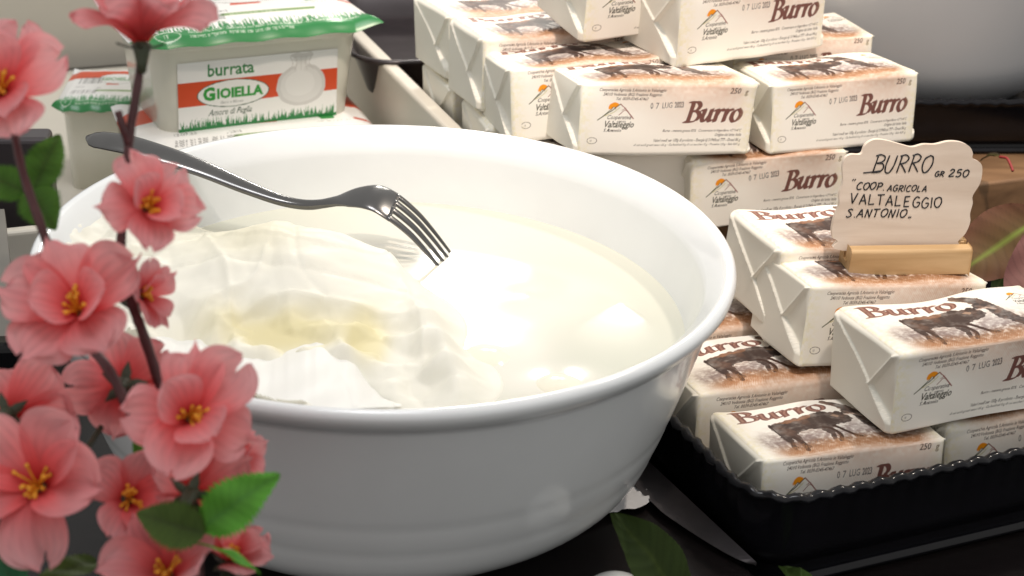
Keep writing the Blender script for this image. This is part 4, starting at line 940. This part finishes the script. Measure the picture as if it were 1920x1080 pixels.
def branch(name, label, stems, blossoms, leaves, D0):
    base = at(*stems[0][-1][:2], stems[0][-1][2]); root = empty(name, tuple(base)); tag(root, label, 'blossom branch'); bpy.context.view_layer.update(); W_ = root.matrix_world
    for k, st in enumerate(stems):
        p = catmull([at(a, b, d) for a, b, d in st[:-1]]+[at(*st[-1][:3])], 8)
        rr_ = np.linspace(st_r[0], st_r[1], len(p)) if False else np.linspace(.0013 if k else .0015, .0021 if not k else .0015, len(p))
        rr_ = rr_*(1+.06*np.sin(np.arange(len(p))*1.3)); v, f = tube(p, rr_, 10); build('stem', v, f, M['stem'], root, world_to=W_)
    for (px, py, d, Rp, face, op, spin, nout, nin, seed, node) in blossoms:
        o = at(px, py, d); R = Rp*d/FOC*.82; F_ = frame(face, spin); rs = np.random.RandomState(seed)
        lp = lambda P: np.asarray(P)@F_.T+o
        # calyx with pointed sepals is the blossom's own mesh
        bag = Bag(); v, f = tube(lp([(0, 0, -.0095), (0, 0, -.006), (0, 0, -.003), (0, 0, 0), (0, 0, .0012)]), [.0014, .0020, .0026, .0034, .0020], 12); bag.add(v, f)
        for k in range(5):
            a = k*1.2566+.5; ca, sa = math.cos(a), math.sin(a); pts = []
            for q, rr2, zz2, ww in ((0, .0018, -.0012, .0016), (.5, .0048, -.0006, .0017), (1, .0085, .0006, .0002)):
                pts.append([(rr2*ca-ww*sa, rr2*sa+ww*ca, zz2), (rr2*ca, rr2*sa, zz2-.0006), (rr2*ca+ww*sa, rr2*sa-ww*ca, zz2)])
            g_ = np.array(pts); bag.add(lp(g_.reshape(-1, 3)), gridfaces(3, 3))
        if node is not None:
            nb = at(*node); v, f = tube(catmull([nb, (nb+lp([(0, 0, -.012)])[0])/2+np.array([0, 0, .0005]), lp([(0, 0, -.009)])[0]], 6), .0011, 8); bag.add(v, f)
        bl = bag.out('blossom', M['calyx'], root, world_to=W_)
        for k in range(nout):
            az = 2*math.pi*k/nout+rs.randn()*.16; P, c = petal_grid(R*(1.16+.22*rs.rand()), R*(.53+.10*rs.rand()), rad(30), rad(op+6+rs.randn()*17), .25+.32*rs.randn(), .10+.09*rs.rand(), seed*31+k, az)
            grid('petal', lp(P), M['petal'], bl, col=c, world_to=W_)
        nin = [0, 2, 3][rs.randint(3)] if nin > 2 else nin
        for k in range(nin):
            az = 2*math.pi*(k+.5)/nin+rs.randn()*.12; P, c = petal_grid(R*(.92+.16*rs.rand()), R*(.46+.08*rs.rand()), rad(18), rad(op*.66+rs.randn()*12), .45+.2*rs.randn(), .09, seed*31+50+k, az); P[..., 2] += .0012
            grid('petal', lp(P), M['petal'], bl, col=c, world_to=W_)
        if face[2] > -.2:
            bag = Bag()
            for k in range(13):
                a = rs.rand()*6.28; tl = rad(14+30*rs.rand()); ln = R*(.34+.18*rs.rand()); p = [np.array([.0008*math.cos(a), .0008*math.sin(a), .001])]
                for q in (.35, .7, 1): p.append(np.array([ln*q*math.sin(tl*(.6+.5*q))*math.cos(a), ln*q*math.sin(tl*(.6+.5*q))*math.sin(a), .001+ln*q*math.cos(tl*q)]))
                pc_ = catmull(p, 4); v, f = tube(lp(pc_), np.r_[np.full(len(pc_)-3, .00036), .0005, .0008, .0006], 7); bag.add(v, f)
            bag.out('stamens', M['stamen'], bl, world_to=W_)
    for (b0, b1, d0, d1, wpx, nr, cs, sd) in leaves:
        P, c = leaf_grid(at(*b0, d0), at(*b1, d1), wpx*d0/FOC, nr[0]*_r+nr[1]*_u-nr[2]*_f, *cs, .16, .07, .32, 17, sd); grid('leaf', P, M['leaf'], root, col=c, world_to=W_)
    return root
LG = ((.05, .125, .018), (.075, .20, .025), (.045, .09, .018)); LGB = ((.075, .23, .028), (.10, .33, .035), (.06, .19, .03)); LD = ((.05, .085, .016), (.065, .11, .02), (.04, .06, .015))
D = .56
branch('blossom_branch', 'left artificial branch with big pink blossoms and three leaves low on its stem',
    [[(22, 225, D+.012), (42, 320, D+.008), (72, 410, D+.006), (108, 510, D+.010), (150, 620, D+.02), (205, 695, D+.012), (250, 782, D+.010), (296, 858, D+.012), (330, 960, D+.015), (345, 1120, D+.02)]],
    [(6, 176, D-.004, 136, (.10, .30, .95), 88, .3, 5, 4, 3, (24, 240, D+.012)),
     (150, 588, D, 138, (.02, .42, .9), 96, 1.9, 5, 4, 11, (140, 600, D+.02)),
     (15, 778, D+.016, 118, (.05, .12, -1), 82, .6, 5, 3, 17, None),
     (232, 722, D+.022, 112, (-.25, -.10, -.95), 80, 1.2, 5, 4, 23, (228, 735, D+.012)),
     (78, 915, D-.002, 148, (-.15, .35, .92), 90, .2, 5, 4, 29, (190, 800, D+.03)),
     (318, 1082, D-.004, 118, (-.05, .6, .75), 80, 1.0, 5, 4, 37, (340, 1130, D+.02))],
    [((66, 352), (112, 252), D+.02, D+.02, 72, (.1, .1, 1), LG, 1), ((58, 352), (104, 432), D+.02, D+.015, 78, (.15, .1, 1), LG, 2), ((52, 362), (-34, 322), D+.022, D+.02, 64, (-.1, .2, 1), LG, 3),
     ((275, 868), (250, 828), D+.03, D+.03, 22, (0, .2, 1), LGB, 4), ((180, 1052), (60, 1100), D+.03, D+.01, 48, (0, .5, .8), LD, 6), ((40, 1130), (-25, 985), D+.02, D+.04, 70, (.4, 0, .9), ((.01, .08, .03), (.012, .10, .035), (.01, .06, .02)), 9)], D)
branch('blossom_branch', 'right artificial branch rising to the top pink blossom, bright green leaves at its foot',
    [[(266, 105, D+.004), (255, 180, D+.004), (243, 255, D+.006), (234, 370, D+.008), (227, 490, D+.012), (250, 575, D+.02), (268, 625, D+.024), (300, 720, D+.03), (345, 850, D+.025), (368, 960, D+.012), (372, 1120, D+.01)],
     [(221, 208, D+.002), (229, 235, D+.003), (241, 268, D+.006)]],
    [(266, 84, D, 132, (.02, 1, .10), 92, .4, 5, 4, 5, (264, 110, D+.004)),
     (276, 392, D-.006, 98, (.42, .28, .85), 84, .9, 5, 3, 8, (234, 400, D+.008)),
     (262, 552, D+.022, 66, (.75, .05, .35), 78, .2, 5, 2, 14, (252, 580, D+.02)),
     (353, 785, D-.006, 132, (.22, .30, .92), 88, .7, 5, 4, 20, (322, 800, D+.028)),
     (432, 862, D+.012, 66, (.9, -.1, .2), 80, .5, 5, 2, 26, (360, 880, D+.02)),
     (358, 925, D-.010, 112, (.06, .34, -.92), 80, 1.3, 5, 0, 32, (366, 960, D+.010)),
     (238, 935, D+.012, 96, (.45, .15, .85), 84, .1, 5, 3, 41, (340, 930, D+.02)),
     (432, 1052, D+.014, 72, (.3, .7, .5), 72, .6, 5, 3, 47, (374, 1100, D+.012))],
    [((378, 992), (524, 888), D-.014, D-.02, 96, (.25, .35, .9), LGB, 11), ((384, 1000), (256, 962), D-.016, D-.02, 88, (.0, .1, 1), LD, 12), ((366, 1018), (488, 1076), D-.016, D-.024, 17, (.4, .8, .3), LGB, 13)], D)
